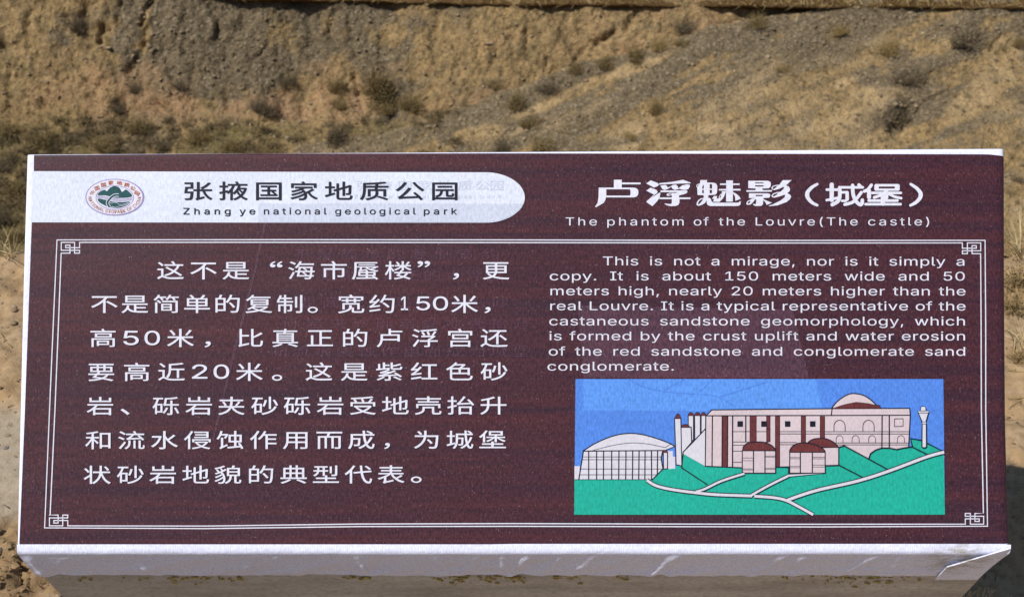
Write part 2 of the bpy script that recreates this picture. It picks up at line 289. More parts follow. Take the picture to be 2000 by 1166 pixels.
 '正': [1050, [[197,536,197,40,55,40,55,-37,998,-37,998,40,593,40,593,371,922,371,922,447,593,447,593,728,963,728,963,806,95,806,95,728,511,728,511,40,278,40,278,536]]],
 '比': [1050, [[131,-76,208,-40,482,53,477,132,218,53,218,479,479,479,479,558,218,558,218,871,136,871,136,72,125,28,92,-7],[561,877,561,91,565,31,577,-11,601,-38,662,-56,852,-57,906,-48,944,-18,968,36,982,116,989,226,914,263,902,93,891,49,873,26,847,19,699,19,658,26,643,59,642,396,818,504,975,620,909,689,789,583,642,480,642,877]]],
 '水': [1050, [[75,613,75,534,333,534,296,415,273,360,218,261,153,177,118,141,41,80,105,19,191,93,230,138,303,244,363,370,388,441,428,597,376,617],[858,685,763,567,654,455,569,626,569,880,485,880,485,18,480,5,467,0,330,1,360,-85,461,-82,515,-72,549,-52,563,-28,569,24,569,467,631,357,703,254,783,163,870,86,965,25,1024,98,950,139,845,220,780,285,693,396,813,508,930,634]]],
 '流': [1050, [[606,379,606,-39,676,-39,676,379],[420,380,418,212,397,118,365,56,342,27,277,-29,333,-81,372,-50,430,18,465,89,484,163,491,235,492,380],[793,380,793,29,796,-10,806,-39,829,-58,872,-66,945,-64,970,-57,988,-42,1004,-7,1013,107,957,137,953,36,947,7,922,-2,883,-2,871,4,867,33,867,380],[89,813,188,746,268,678,315,739,235,806,136,869],[42,524,147,468,233,408,277,473,190,530,84,582],[68,-17,134,-70,232,95,326,270,269,321,167,138],[587,864,633,746,334,746,334,674,541,674,417,524,389,507,347,495,368,419,473,435,879,464,931,388,995,430,912,541,809,659,750,623,830,528,500,509,630,674,993,674,993,746,714,746,659,882]]],
 '浮': [1050, [[915,882,825,862,657,836,349,809,369,743,685,769,863,796,965,819],[382,697,427,612,459,530,526,559,493,638,447,723],[577,718,632,543,703,567,644,741],[864,762,817,655,761,556,822,529,938,730],[93,816,282,696,328,762,139,872],[40,532,232,419,276,484,83,588],[67,-20,136,-69,226,97,312,274,251,322,158,137],[621,328,621,270,327,270,327,197,621,197,618,-10,594,-15,476,-14,503,-83,524,-83,635,-78,672,-65,689,-48,697,-12,697,197,984,197,984,270,697,270,697,303,809,387,905,481,854,521,837,517,386,517,386,445,768,445,697,381]]],
 '海': [1050, [[100,814,200,759,282,702,328,762,245,817,145,868],[44,508,139,455,216,398,262,459,183,513,87,563],[76,-23,144,-66,282,276,221,319,148,134],[585,493,651,434,702,374,481,374,499,522,862,522,859,448,855,374,706,374,749,405,697,464,630,522],[299,374,299,301,397,301,358,70,826,70,809,17,786,-7,639,-4,661,-72,748,-75,811,-71,848,-55,879,-16,902,70,942,70,982,70,982,139,912,139,924,301,1012,301,1012,374,929,374,938,590,433,590,407,374],[471,301,851,301,837,139,447,139],[559,270,629,204,684,139,731,172,676,236,604,298],[464,883,423,774,389,705,330,611,287,559,355,515,414,595,468,691,985,691,985,764,503,764,541,863]]],
 '状': [1050, [[778,813,849,716,903,626,966,666,911,753,838,847],[51,708,127,606,184,511,249,555,190,647,111,745],[619,880,618,572,374,572,374,495,612,495,584,334,545,226,518,172,445,67,343,-32,408,-82,493,0,560,86,611,176,647,269,672,361,734,195,786,99,849,15,885,-21,964,-82,1022,-17,931,49,891,90,823,187,768,300,709,495,999,495,999,572,695,572,696,880],[34,204,80,137,259,305,259,-82,337,-82,337,883,259,883,259,401]]],
 '用': [1050, [[161,809,160,382,150,238,112,93,66,3,34,-38,95,-89,117,-62,156,-1,185,64,207,133,227,238,491,238,491,-75,570,-75,570,238,712,238,854,238,854,18,848,3,832,-3,661,-2,688,-78,809,-77,872,-69,910,-50,925,-27,932,23,932,809],[238,733,491,733,491,564,238,564],[854,733,854,564,570,564,570,733],[238,489,491,489,491,313,362,313,234,313],[854,489,854,313,570,313,570,489]]],
 '的': [1050, [[580,444,670,317,741,199,808,241,734,355,641,479],[252,884,209,713,91,713,91,-57,164,-57,164,26,457,26,457,713,282,713,337,870],[164,643,384,643,384,421,164,421],[164,98,164,352,384,352,384,98],[628,887,592,757,561,676,507,565,465,503,532,458,583,543,630,644,899,644,881,255,868,138,845,40,829,18,808,8,634,14,652,-23,661,-62,806,-65,848,-59,872,-48,895,-29,914,-1,941,109,955,238,976,716,659,716,704,870]]],
 '真': [1050, [[623,48,795,-16,933,-82,996,-27,849,37,671,100],[363,97,226,27,60,-28,113,-84,281,-25,433,53],[493,884,484,793,89,793,89,726,475,726,463,660,210,660,210,184,60,184,60,118,993,118,993,184,843,184,843,660,540,660,553,726,965,726,965,793,563,793,577,874],[286,184,286,258,765,258,765,184],[286,483,765,483,765,422,286,422],[286,535,286,604,765,604,765,535],[286,372,765,372,765,309,286,309]]],
 '砂': [1050, [[521,704,489,533,440,387,506,354,558,508,595,690],[817,695,887,547,934,407,1006,433,958,571,884,718],[884,369,830,256,795,207,709,123,601,57,538,30,397,-12,441,-81,591,-32,656,-1,770,74,819,118,899,222,958,347],[671,882,671,232,746,232,746,882],[57,827,57,754,195,754,160,613,129,526,72,410,26,345,61,259,136,370,136,-36,206,-36,206,6,206,48,411,48,411,503,197,503,238,625,270,754,439,754,439,827],[206,432,340,432,340,119,206,119]]],
 '砾': [1050, [[818,285,888,134,935,-7,1004,21,956,161,883,310],[524,307,474,164,432,90,399,48,453,-6,489,41,536,126,596,290],[54,827,54,754,182,754,150,614,123,527,72,410,30,345,66,259,122,346,122,-36,189,-36,189,6,189,48,388,48,388,503,191,503,228,626,257,754,412,754,412,827],[189,432,320,432,320,119,189,119],[449,405,503,418,681,419,679,-1,663,-9,559,-8,583,-84,692,-79,722,-70,742,-56,757,-16,758,419,992,419,993,493,876,493,758,493,758,683,743,683,681,683,681,493,518,493,539,615,551,747,768,766,887,788,954,809,918,876,847,854,762,837,619,820,477,812,475,709,461,590,443,502,424,476]]],
 '简': [1050, [[112,477,112,-82,189,-82,189,477],[160,566,226,499,277,434,338,477,286,541,217,606],[336,407,336,43,723,43,723,407],[217,886,194,826,148,743,92,669,51,628,117,584,173,648,225,724,288,724,347,595,416,623,368,724,518,724,518,790,261,790,292,867],[626,883,571,754,526,687,492,649,557,605,600,659,641,723,722,723,766,653,796,589,864,620,806,723,977,723,977,789,673,789,702,867],[651,199,651,104,404,104,404,199],[404,346,651,346,651,257,404,257],[368,565,368,494,861,494,860,0,840,-9,710,-8,735,-78,877,-72,914,-58,934,-32,939,11,939,565]]],
 '米': [1050, [[854,831,783,693,701,566,768,535,854,656,939,796],[122,791,208,663,266,542,343,577,281,697,193,821],[482,881,482,478,61,478,61,399,420,399,359,311,247,187,122,83,37,30,96,-36,180,23,263,94,344,176,418,266,482,360,482,-84,565,-84,565,363,631,271,707,183,830,65,915,1,957,-26,1017,41,932,92,806,194,691,314,628,399,988,399,988,478,565,478,565,881]]],
 '紫': [1050, [[660,97,798,17,916,-63,980,-19,725,134],[297,125,186,47,56,-18,116,-68,248,6,367,98],[196,297,255,309,456,329,230,230,125,201,147,128,227,142,496,164,495,-8,470,-16,345,-15,373,-84,511,-78,542,-69,562,-54,574,-13,575,169,840,188,919,104,987,138,883,242,754,346,690,315,778,244,360,218,564,309,766,421,712,475,583,396,364,379,459,428,551,484,494,528,411,473,308,416,230,380,175,366],[116,806,116,548,43,540,51,467,534,539,532,603,366,581,366,703,529,703,529,768,366,768,366,882,289,882,289,570,187,558,187,806],[904,818,791,771,650,729,650,882,574,882,574,604,582,546,599,523,649,505,930,506,960,519,980,544,993,583,1001,640,931,666,919,587,908,575,892,570,684,570,661,576,653,584,650,664,816,708,965,762]]],
 '红': [1050, [[40,56,55,-26,421,55,413,129],[62,445,107,457,242,476,118,327,73,285,43,270,69,193,146,214,422,259,419,329,186,296,316,448,436,618,366,662,294,548,151,536,250,685,337,850,258,882,207,770,136,643,72,551,36,524],[430,63,430,-16,1005,-16,1005,63,758,63,758,705,983,705,983,784,444,784,444,705,673,705,673,63]]],
 '约': [1050, [[42,56,55,-21,449,59,443,128],[523,436,639,320,726,206,785,255,695,368,577,480],[64,445,108,457,243,475,110,312,76,280,46,265,71,193,149,215,434,265,431,332,183,295,310,448,429,620,362,660,291,544,147,530,246,680,333,848,258,878,207,766,137,639,74,548,38,520],[595,882,558,755,527,675,471,566,430,505,496,461,541,532,583,616,892,616,875,235,864,120,843,25,827,4,802,-6,640,0,657,-38,665,-76,819,-77,874,-61,895,-43,913,-16,932,46,945,148,970,689,613,689,670,867]]],
 '而': [1050, [[57,828,57,748,466,748,430,597,110,597,110,-84,190,-84,190,522,357,522,357,-50,435,-50,435,522,608,522,608,-50,687,-50,687,522,864,522,864,7,858,-1,845,-4,716,-4,743,-79,882,-72,913,-61,936,-37,944,15,944,597,513,597,560,748,999,748,999,828]]],
 '色': [1050, [[498,517,498,335,255,335,255,517],[575,517,826,517,826,335,575,335],[628,720,577,652,519,591,241,591,354,720],[372,886,322,802,227,688,156,620,41,537,85,463,179,535,180,51,194,-2,207,-21,248,-48,350,-65,804,-66,883,-60,939,-39,959,-22,988,27,1005,99,1012,145,935,174,927,104,913,55,891,26,855,10,333,8,280,22,263,39,256,67,255,172,255,259,826,259,826,212,904,212,904,591,614,591,686,673,748,758,696,795,681,790,402,790,443,859]]],
 '蚀': [1050, [[468,678,468,280,672,280,672,60,422,26,438,-51,903,17,933,-75,1004,-47,954,91,882,245,814,223,875,89,750,71,750,280,946,280,946,678,750,678,750,881,672,881,672,678],[542,604,672,604,672,355,542,355],[750,604,869,604,869,355,750,355],[166,880,138,741,113,654,64,537,25,472,87,422,142,524,188,645,359,645,301,506,366,483,413,586,456,704,401,722,209,717,243,866],[178,-79,232,-33,432,101,409,169,266,78,266,517,189,517,188,66,169,17,133,-20]]],
 '蜃': [1050, [[282,718,282,669,878,669,878,718],[304,336,364,356,586,410,588,465,397,425,397,558,525,558,586,491,622,462,705,411,799,371,959,331,1002,391,877,414,765,451,850,485,931,528,869,555,709,478,650,515,602,558,993,558,993,611,206,611,206,774,966,774,966,834,126,834,126,459,119,291,93,115,61,5,39,-46,109,-86,152,25,180,148,196,275,206,558,322,558,319,438,306,415,276,395],[340,258,542,258,542,165,340,165],[621,258,822,258,822,165,621,165],[763,75,820,26,621,22,621,106,898,106,898,317,621,317,621,386,542,386,542,317,268,317,268,106,542,106,542,20,200,15,205,-55,887,-36,936,-90,997,-56,937,7,821,105]]],
 '表': [1050, [[265,-83,342,-51,621,40,608,109,352,33,352,264,441,331,517,404,574,280,608,223,689,123,786,40,841,5,963,-48,1016,20,955,41,871,81,820,113,750,170,854,240,954,317,889,363,804,290,706,217,643,305,595,404,981,404,981,473,563,473,563,566,901,566,901,586,901,631,563,631,563,721,947,721,947,755,947,789,563,789,563,882,483,882,483,789,110,789,110,721,483,721,483,631,164,631,164,625,164,566,483,566,483,473,68,473,68,404,417,404,352,352,239,281,118,222,38,192,90,128,180,166,271,213,268,35,257,11,230,-12]]],
 '要': [1050, [[706,244,643,162,559,98,326,148,397,244],[125,678,125,405,405,405,353,313,57,313,57,244,306,244,195,106,455,51,280,9,62,-14,95,-82,262,-63,361,-45,492,-8,568,23,754,-31,903,-84,971,-23,654,75,734,150,793,244,894,244,995,244,995,313,443,313,489,394,441,405,933,405,933,678,680,678,680,767,977,767,977,837,72,837,72,767,359,767,359,678],[434,767,605,767,605,678,434,678],[200,612,359,612,359,470,200,470],[434,612,605,612,605,470,434,470],[680,612,855,612,855,470,680,470]]],
 '貌': [1050, [[564,513,886,513,886,394,564,394],[564,691,886,691,886,575,564,575],[371,878,318,846,220,801,33,741,74,684,262,747,392,812,418,830],[489,757,489,329,595,329,591,278,566,148,533,78,482,21,407,-23,455,-84,539,-31,598,36,619,75,649,165,668,329,759,329,760,9,770,-36,785,-53,826,-64,929,-65,960,-60,982,-44,1003,8,1013,104,947,133,943,36,935,6,920,-1,851,-1,837,4,833,329,963,329,963,757,743,757,782,871,692,884,664,757],[424,702,348,633,285,734,233,709,297,598,220,549,183,613,138,675,83,649,163,519,44,466,87,414,256,494,297,429,180,344,48,277,91,218,209,289,321,373,345,290,321,265,202,167,101,106,36,75,79,16,221,102,355,211,352,104,343,61,323,16,304,-4,282,-14,169,-12,187,-82,248,-84,295,-82,336,-70,373,-43,394,-15,422,76,428,135,420,267,383,403,352,467,312,526,401,589,476,655]]],
 '质': [1050, [[624,72,792,0,935,-78,991,-24,847,49,680,121],[569,366,568,245,556,187,541,156,485,94,441,63,311,5,223,-22,275,-83,368,-52,444,-18,506,17,554,54,616,128,633,165,649,237,650,366],[306,483,306,120,384,120,384,409,836,409,836,116,918,116,918,483,617,483,631,586,998,586,998,657,639,657,650,771,936,814,873,877,758,856,543,831,147,805,145,409,130,239,105,125,87,70,38,-32,107,-71,159,36,178,95,205,218,222,401,225,586,551,586,540,483],[558,657,225,657,225,739,566,763]]],
 '近': [1050, [[85,822,174,728,243,638,307,683,235,770,145,861],[910,882,835,864,695,842,436,819,434,499,420,356,380,213,334,126,400,79,443,154,474,238,495,325,514,499,728,499,728,82,806,82,806,499,1000,499,1000,572,516,572,516,756,761,780,896,803,975,824],[275,502,55,502,55,424,199,424,199,131,123,85,41,6,93,-66,156,12,211,60,241,66,277,46,358,-8,432,-36,520,-50,627,-54,991,-42,1014,41,789,25,562,22,446,36,397,50,343,78,275,125]]],
 '还': [1050, [[711,512,835,385,937,269,996,325,768,558],[86,824,176,731,248,643,312,693,238,778,147,867],[341,811,341,732,660,732,604,634,503,502,383,390,295,329,355,267,486,371,605,500,605,69,686,69,686,616,750,732,975,732,975,811],[261,526,44,526,44,449,182,449,182,122,107,73,25,-9,84,-86,158,12,197,47,226,54,262,32,321,-13,394,-47,480,-65,623,-72,998,-61,1023,27,749,9,524,9,411,28,331,66,261,116]]],
 '这': [1050, [[64,795,149,711,213,628,278,674,212,756,125,836],[264,486,51,486,51,413,188,413,188,107,115,66,38,1,93,-76,153,-9,208,33,238,38,273,22,353,-24,455,-53,547,-62,728,-62,986,-51,1011,37,736,19,494,22,414,35,367,50,264,108],[342,538,605,345,555,299,471,240,409,206,305,163,352,93,459,143,525,182,613,247,665,297,793,190,893,97,954,155,714,355,797,487,859,644,993,644,993,718,822,718,651,718,704,737,671,811,625,889,549,864,591,790,622,718,310,718,310,644,776,644,723,513,653,401,397,585]]],
 '高': [1050, [[300,587,755,587,755,492,300,492],[222,645,222,434,837,434,837,645],[463,868,494,773,62,773,62,704,984,704,984,773,581,773,539,886],[101,375,101,-83,176,-83,176,309,872,309,872,-4,868,-13,854,-17,747,-16,772,-76,894,-71,928,-59,942,-44,951,0,951,375],[295,247,295,-22,370,-22,370,30,742,30,742,247],[370,188,670,188,670,89,370,89]]],
 '，': [1050, [[165,-112,253,-65,297,-21,328,32,345,93,346,147,332,200,302,235,274,245,221,240,187,209,179,185,179,157,186,133,201,115,232,100,274,99,271,78,259,40,236,6,205,-22,142,-57]]],
}
GLYPHS_LATIN = {
 ' ': [188, []],
 '(': [273, [[89,207,95,287,114,384,144,474,177,539,236,539,207,474,180,393,164,325,154,258,152,179,164,96,192,6,236,-96,177,-96,153,-51,126,9,103,85,93,146]]],
 ')': [273, [[37,-96,74,-14,99,59,115,125,122,189,118,269,102,359,75,451,37,539,67,539,97,539,125,484,149,418,168,348,179,287,184,229,183,176,176,115,161,53,140,-7,113,-67,97,-96]]],
 ',': [188, [[38,-119,68,71,137,71,84,-119]]],
 '.': [188, [[95,-4,78,-1,63,9,53,24,50,41,53,59,63,73,78,83,95,87,113,83,128,73,138,59,141,41,138,24,128,9,113,-1]]],
 '0': [453, [[227,-7,194,-4,155,8,122,31,95,62,73,102,58,151,51,192,48,254,51,316,58,358,74,406,95,447,123,478,156,500,184,511,227,516,269,511,298,500,331,478,358,447,380,406,395,358,403,301,405,254,403,207,395,151,380,102,359,62,331,31,298,8,259,-4],[227,50,255,53,273,61,295,79,313,103,327,135,337,173,344,254,337,336,327,374,313,405,295,430,273,448,255,456,227,460,205,457,180,448,158,430,140,405,126,374,116,336,109,254,116,173,126,135,140,103,158,79,180,61,198,53]]],
 '1': [453, [[76,0,76,55,391,55,391,0],[276,509,276,0,212,0,212,448,209,448,86,358,86,427,198,509]]],
 '2': [453, [[64,0,64,47,282,282,311,327,320,367,316,402,308,419,296,433,282,444,264,453,224,460,186,454,168,445,153,433,141,418,133,400,127,362,66,362,71,405,86,442,111,473,143,496,174,509,216,515,260,513,299,500,332,479,357,452,374,418,381,380,377,339,364,301,345,271,313,230,153,60,153,57,389,57,389,0]]],
 '3': [453, [[218,-7,182,-4,148,4,118,17,98,30,75,51,58,77,47,107,44,132,109,132,113,112,121,95,133,80,148,68,165,59,191,52,237,51,280,63,297,74,312,89,322,106,327,122,329,145,327,166,313,201,299,217,285,228,263,239,235,245,157,248,157,273,157,299,288,448,288,452,70,452,70,509,372,509,372,461,211,278,211,289,244,290,273,287,316,272,350,248,371,222,387,186,393,145,387,103,379,80,366,59,350,41,324,21,275,0]]],
 '4': [453, [[40,105,40,158,247,509,311,509,109,166,109,163,413,163,413,105],[282,0,282,318,343,318,343,254,343,0]]],
 '5': [453, [[221,-7,195,-5,162,2,133,15,108,32,87,54,72,79,63,108,60,130,122,130,127,108,141,85,161,67,182,57,221,50,256,55,276,64,298,82,311,99,321,120,327,143,328,169,324,193,316,216,301,240,284,256,259,270,236,276,208,277,177,271,149,261,128,246,98,249,67,253,96,509,366,509,366,452,151,452,134,301,168,321,208,332,250,332,294,321,326,302,357,271,379,231,389,192,391,153,385,117,373,83,354,54,323,25,293,7,259,-3]]],
 '6': [453, [[226,-7,190,-3,157,7,128,24,99,53,81,82,69,115,64,152,66,192,80,239,108,295,252,509,322,509,151,261,145,261,168,290,199,308,235,314,278,309,309,298,341,277,366,247,382,210,389,166,387,130,378,96,359,58,331,28,303,10,271,-2],[226,48,264,55,283,66,299,79,312,97,321,117,327,157,321,198,312,218,299,235,283,249,264,259,226,265,188,259,169,249,153,235,141,219,131,199,125,158,131,117,141,97,153,79,169,66,188,55]]],
 '7': [453, [[97,0,323,452,62,452,62,509,391,509,391,449,165,0]]],
 '8': [453, [[226,-7,197,-5,160,2,128,15,101,33,79,56,63,82,54,111,52,135,58,178,68,201,81,220,97,237,115,251,153,265,153,267,125,278,107,291,93,308,81,328,74,349,70,380,72,403,80,431,104,467,139,494,184,511,226,516,269,511,313,494,348,467,372,431,380,403,382,380,378,349,371,328,359,308,345,291,327,278,300,267,300,265,337,251,356,237,372,220,385,201,394,178,401,135,399,111,390,82,374,56,352,33,325,15,292,2,265,-4],[226,49,269,55,290,63,307,74,320,88,330,104,337,139,330,175,319,193,305,208,288,220,267,229,226,235,185,229,164,220,147,208,133,193,122,175,115,139,122,104,132,88,145,74,162,63,183,55],[226,290,261,295,293,313,313,343,319,376,314,408,305,424,294,437,262,455,226,460,191,455,159,437,147,424,139,408,133,376,139,343,147,327,159,313,191,295]]],
 '9': [453, [[226,516,262,512,295,502,324,485,354,456,372,427,384,393,389,357,386,317,373,270,344,214,200,0,130,0,301,248,307,248,285,219,253,200,218,195,175,199,137,214,106,237,83,269,71,299,64,342,65,379,74,413,94,450,122,480,150,498,190,512],[226,460,188,453,170,443,154,429,141,412,132,392,125,352,132,311,141,291,154,274,170,260,188,250,226,243,264,250,283,260,299,273,312,290,321,310,327,350,321,392,312,412,299,429,283,443,264,453]]],
 'A': [480, [[16,0,201,509,261,509,276,509,463,0,395,0,264,372,232,478,245,478,221,398,85,0],[110,142,110,199,370,199,370,142]]],
 'C': [510, [[267,-7,229,-4,182,9,140,32,104,63,76,104,55,152,45,193,40,254,43,300,51,343,64,381,89,426,113,454,150,484,182,500,217,510,254,515,305,513,347,502,385,483,418,457,444,424,463,385,473,348,408,348,392,390,378,409,361,425,341,438,320,448,297,453,267,456,223,450,199,441,176,427,156,410,139,389,117,345,105,291,105,217,117,163,140,120,170,87,207,64,249,54,287,54,333,67,368,89,394,123,408,160,473,160,463,124,448,91,428,62,402,38,373,19,341,5,305,-4]]],
 'E': [418, [[60,0,60,509,372,509,372,452,125,452,125,286,355,286,355,229,125,229,125,57,375,57,375,0]]],
 'F': [410, [[60,0,60,509,369,509,369,452,125,452,125,278,346,278,346,221,125,221,125,0]]],
 'G': [520, [[269,-7,229,-4,205,1,171,14,149,25,121,47,104,64,88,83,69,116,59,140,47,179,41,223,41,270,51,343,59,369,75,405,88,426,112,454,139,477,170,495,203,508,227,513,265,516,296,514,326,508,361,495,386,482,414,460,437,434,453,410,465,384,474,349,408,349,392,385,370,415,341,437,311,450,276,455,239,454,206,444,183,432,150,404,125,364,109,314,103,254,109,194,125,145,151,105,184,76,207,64,241,55,277,53,309,57,338,68,363,84,379,99,396,123,410,160,415,202,434,199,283,199,283,256,478,256,478,188,471,141,456,100,433,65,395,30,357,10,315,-3]]],
 'H': [517, [[60,0,60,509,125,509,125,289,205,289,392,289,392,509,457,509,457,0,392,0,392,232,285,232,125,232,125,0]]],
 'I': [300, [[31,0,31,57,118,57,118,333,118,452,31,452,31,509,269,509,269,452,183,452,183,96,183,57,269,57,269,0]]],
 'K': [467, [[104,145,104,216,171,299,288,426,364,509,448,509,231,276,228,276],[60,0,60,509,125,509,124,280,125,0],[372,0,188,259,228,309,449,0]]],
 'L': [393, [[60,0,60,509,125,509,125,57,361,57,361,0]]],
 'N': [523, [[60,0,60,509,136,509,360,155,414,55,405,54,399,166,399,509,463,509,463,0,387,0,169,344,108,452,119,454,125,300,125,0]]],
 'O': [533, [[267,-7,217,-2,182,9,140,32,105,63,76,104,55,152,45,193,40,254,43,300,55,356,76,405,105,445,140,477,182,500,229,513,267,516,317,510,352,500,394,477,429,445,458,405,479,356,488,315,493,254,488,193,479,152,458,104,429,63,394,32,352,9,317,-2],[267,53,302,57,334,68,364,86,388,112,408,144,419,173,428,217,430,254,428,291,419,336,408,365,388,397,364,423,334,441,302,452,267,456,232,452,199,441,170,422,145,397,125,364,114,335,107,303,103,254,105,217,114,173,125,144,145,112,170,86,199,68,232,57]]],
 'P': [444, [[60,0,60,509,258,508,298,501,332,487,354,473,371,456,386,437,397,415,408,365,406,313,390,265,366,233,332,207,289,191,247,186,109,186,109,242,240,243,281,249,302,259,322,276,333,294,342,319,344,359,337,392,322,419,302,436,275,447,248,451,125,452,125,0]]],
 'R': [449, [[60,0,60,509,259,508,299,501,333,489,367,465,382,447,394,426,408,379,408,326,394,278,372,246,340,221,299,205,247,198,96,198,96,255,241,255,287,263,307,272,326,288,338,309,344,335,344,370,336,400,319,425,298,440,275,448,248,452,125,452,125,0],[353,0,230,229,303,229,428,0]]],
 'T': [448, [[32,452,32,509,340,509,417,509,417,452,257,452,257,0,193,0,193,452]]],
 'Z': [438, [[42,0,42,46,306,431,341,476,348,454,40,452,40,509,397,509,397,462,137,85,97,33,90,54,399,57,399,0]]],
 'a': [389, [[160,-9,126,-5,94,5,73,18,51,39,37,67,31,93,32,126,39,152,49,169,62,182,100,203,146,215,242,228,263,234,271,239,275,247,275,270,268,293,258,309,240,322,220,329,190,331,162,327,138,317,118,301,100,274,41,291,57,322,74,342,99,360,133,375,169,383,211,384,258,374,294,354,310,339,322,320,334,283,337,251,337,0,277,0,277,52,272,52,252,25,228,7,195,-5],[170,45,207,50,237,64,261,89,274,119,276,190,254,181,200,171,154,164,123,154,103,139,94,121,93,90,106,67,133,51]]],
 'b': [424, [[229,-8,198,-5,168,6,143,25,118,59,112,59,112,0,53,0,53,509,114,509,114,319,116,319,146,354,176,375,209,383,257,382,298,369,333,344,361,309,377,274,388,223,389,165,383,122,366,76,340,39,306,11,274,-2],[220,47,240,48,264,56,279,66,297,83,310,104,320,130,326,158,328,189,326,220,320,248,311,273,297,294,280,311,264,321,247,327,220,330,200,328,177,321,156,308,140,291,121,250,115,221,113,189,115,157,121,128,140,86,157,69,177,56,194,50]]],
 'c': [396, [[207,-8,177,-6,141,4,109,21,82,46,61,76,45,113,36,154,34,187,36,222,42,253,52,282,65,308,82,330,109,355,133,369,159,378,187,383,224,384,255,378,288,366,313,350,334,330,350,305,362,277,303,262,290,289,267,312,239,326,207,330,173,325,145,310,124,287,106,252,97,210,97,165,106,124,124,89,140,70,161,56,186,48,215,47,246,53,271,66,292,89,304,117,363,102,354,78,341,56,325,37,306,21,285,9,261,-1]]],
 'd': [424, [[195,-8,159,-4,119,11,85,39,59,76,42,122,35,165,36,223,47,274,64,309,91,344,127,369,168,382,216,383,248,375,279,354,308,319,311,319,311,509,372,509,372,0,313,0,313,59,307,59,281,25,257,6,227,-5],[205,47,224,48,248,56,268,69,284,86,304,128,310,157,312,189,310,221,304,250,284,291,268,308,248,321,231,327,205,330,184,328,160,321,145,311,127,294,114,273,104,248,98,220,96,189,98,158,104,130,124,88,140,69,161,56,184,48]]],
 'e': [404, [[212,-8,161,-2,125,12,95,33,65,68,45,112,36,153,35,210,45,262,64,307,81,329,100,349,123,364,148,375,195,384,236,382,272,372,304,353,333,326,351,296,364,259,370,223,371,169,75,169,75,221,338,221,310,202,307,237,298,269,279,299,258,317,231,328,192,329,162,322,137,306,118,285,102,253,96,211,97,161,101,132,108,112,120,90,132,76,151,61,186,49,230,47,257,54,277,65,295,84,306,105,365,91,347,53,331,35,311,19,289,7,263,-2]]],
 'f': [253, [[228,379,228,327,6,327,6,379],[81,0,81,432,86,467,99,490,117,508,140,521,166,528,207,529,243,521,235,495,227,468,199,474,171,470,154,460,145,443,142,419,142,0]]],
 'g': [425, [[207,-151,153,-145,111,-130,74,-103,51,-69,101,-41,130,-73,146,-84,168,-93,195,-97,225,-96,249,-92,270,-83,293,-65,307,-40,311,-15,311,68,306,68,287,41,272,28,248,14,227,8,195,5,168,7,135,15,113,27,86,47,59,82,44,117,36,157,34,203,39,246,51,284,74,325,98,350,127,369,160,381,203,384,234,380,262,368,286,349,308,319,313,319,313,379,372,379,372,-9,370,-37,364,-62,346,-96,330,-112,312,-126,267,-143],[205,59,231,62,248,67,268,78,285,95,297,115,306,140,312,193,310,223,305,251,285,291,269,309,249,321,231,327,205,330,185,328,161,321,145,312,128,295,114,274,104,250,98,222,96,193,98,162,104,135,124,96,141,79,161,67,185,61]]],
 'h': [410, [[114,227,114,0,53,0,53,509,114,509,114,287,102,287,114,316,134,346,159,366,187,379,227,384,264,380,295,369,321,349,344,314,356,268,357,0,296,0,295,252,288,281,268,309,246,323,218,329,189,327,161,317,141,303,126,283,117,257]]],
 'i': [166, [[53,0,53,379,114,379,114,0],[84,443,67,446,54,455,44,468,41,483,44,499,54,512,67,521,84,524,100,521,114,512,123,499,126,483,123,468,114,455,100,446]]],
 'k': [380, [[110,137,110,212,121,212,284,379,322,379,360,379,184,199,177,199],[53,0,53,509,114,509,114,0],[294,0,148,186,191,229,372,0]]],
 'l': [189, [[139,-2,108,1,78,16,60,41,53,76,53,509,114,509,114,94,120,62,136,53,170,54,181,3]]],
 'm': [610, [[53,0,53,379,112,379,112,295,108,295,120,328,147,360,181,380,219,386,257,380,287,361,301,344,315,318,321,295,312,295,325,326,345,351,371,370,402,382,437,386,474,381,502,369,526,349,546,316,556,272,557,0,496,0,494,276,484,300,473,313,447,326,419,330,390,327,367,315,350,297,338,270,335,247,335,0,274,0,272,278,264,298,244,318,224,327,199,330,170,325,146,313,128,293,117,266,114,238,114,0]]],
 'n': [410, [[114,227,114,0,53,0,53,379,112,379,112,287,102,287,114,316,134,346,159,366,187,379,227,384,264,380,295,369,321,349,344,314,356,268,357,0,296,0,295,252,288,281,268,309,246,323,218,329,189,327,161,317,141,303,126,283,117,257]]],
 'o': [415, [[207,-8,177,-6,141,4,109,21,82,46,61,76,45,113,36,154,34,187,38,233,45,263,61,300,82,330,109,355,141,372,177,382,207,384,237,382,274,372,306,355,333,330,355,300,370,263,379,222,381,187,379,154,370,113,355,76,333,46,306,21,274,4,247,-4],[207,46,229,48,254,56,270,66,288,83,302,105,311,131,317,158,319,187,317,217,311,245,302,271,288,292,270,310,254,320,236,327,207,330,186,328,161,320,145,310,127,292,114,271,104,245,98,217,96,187,98,158,104,131,114,105,127,83,145,66,161,56,186,48]]],
 'p': [424, [[53,-143,53,379,112,379,112,319,118,319,137,346,152,360,186,379,209,383,238,384,265,381,290,373,327,350,351,325,374,284,385,245,390,189,385,133,370,84,346,45,320,21,290,4,257,-6,216,-8,187,-2,164,9,141,28,118,59,114,59,114,-143],[220,47,240,48,264,56,279,66,297,83,310,104,320,130,326,158,328,189,326,220,320,248,311,273,297,294,280,311,264,321,247,327,220,330,200,328,177,321,156,308,140,291,121,250,115,221,113,189,115,157,121,128,140,86,157,69,177,56,194,50]]],
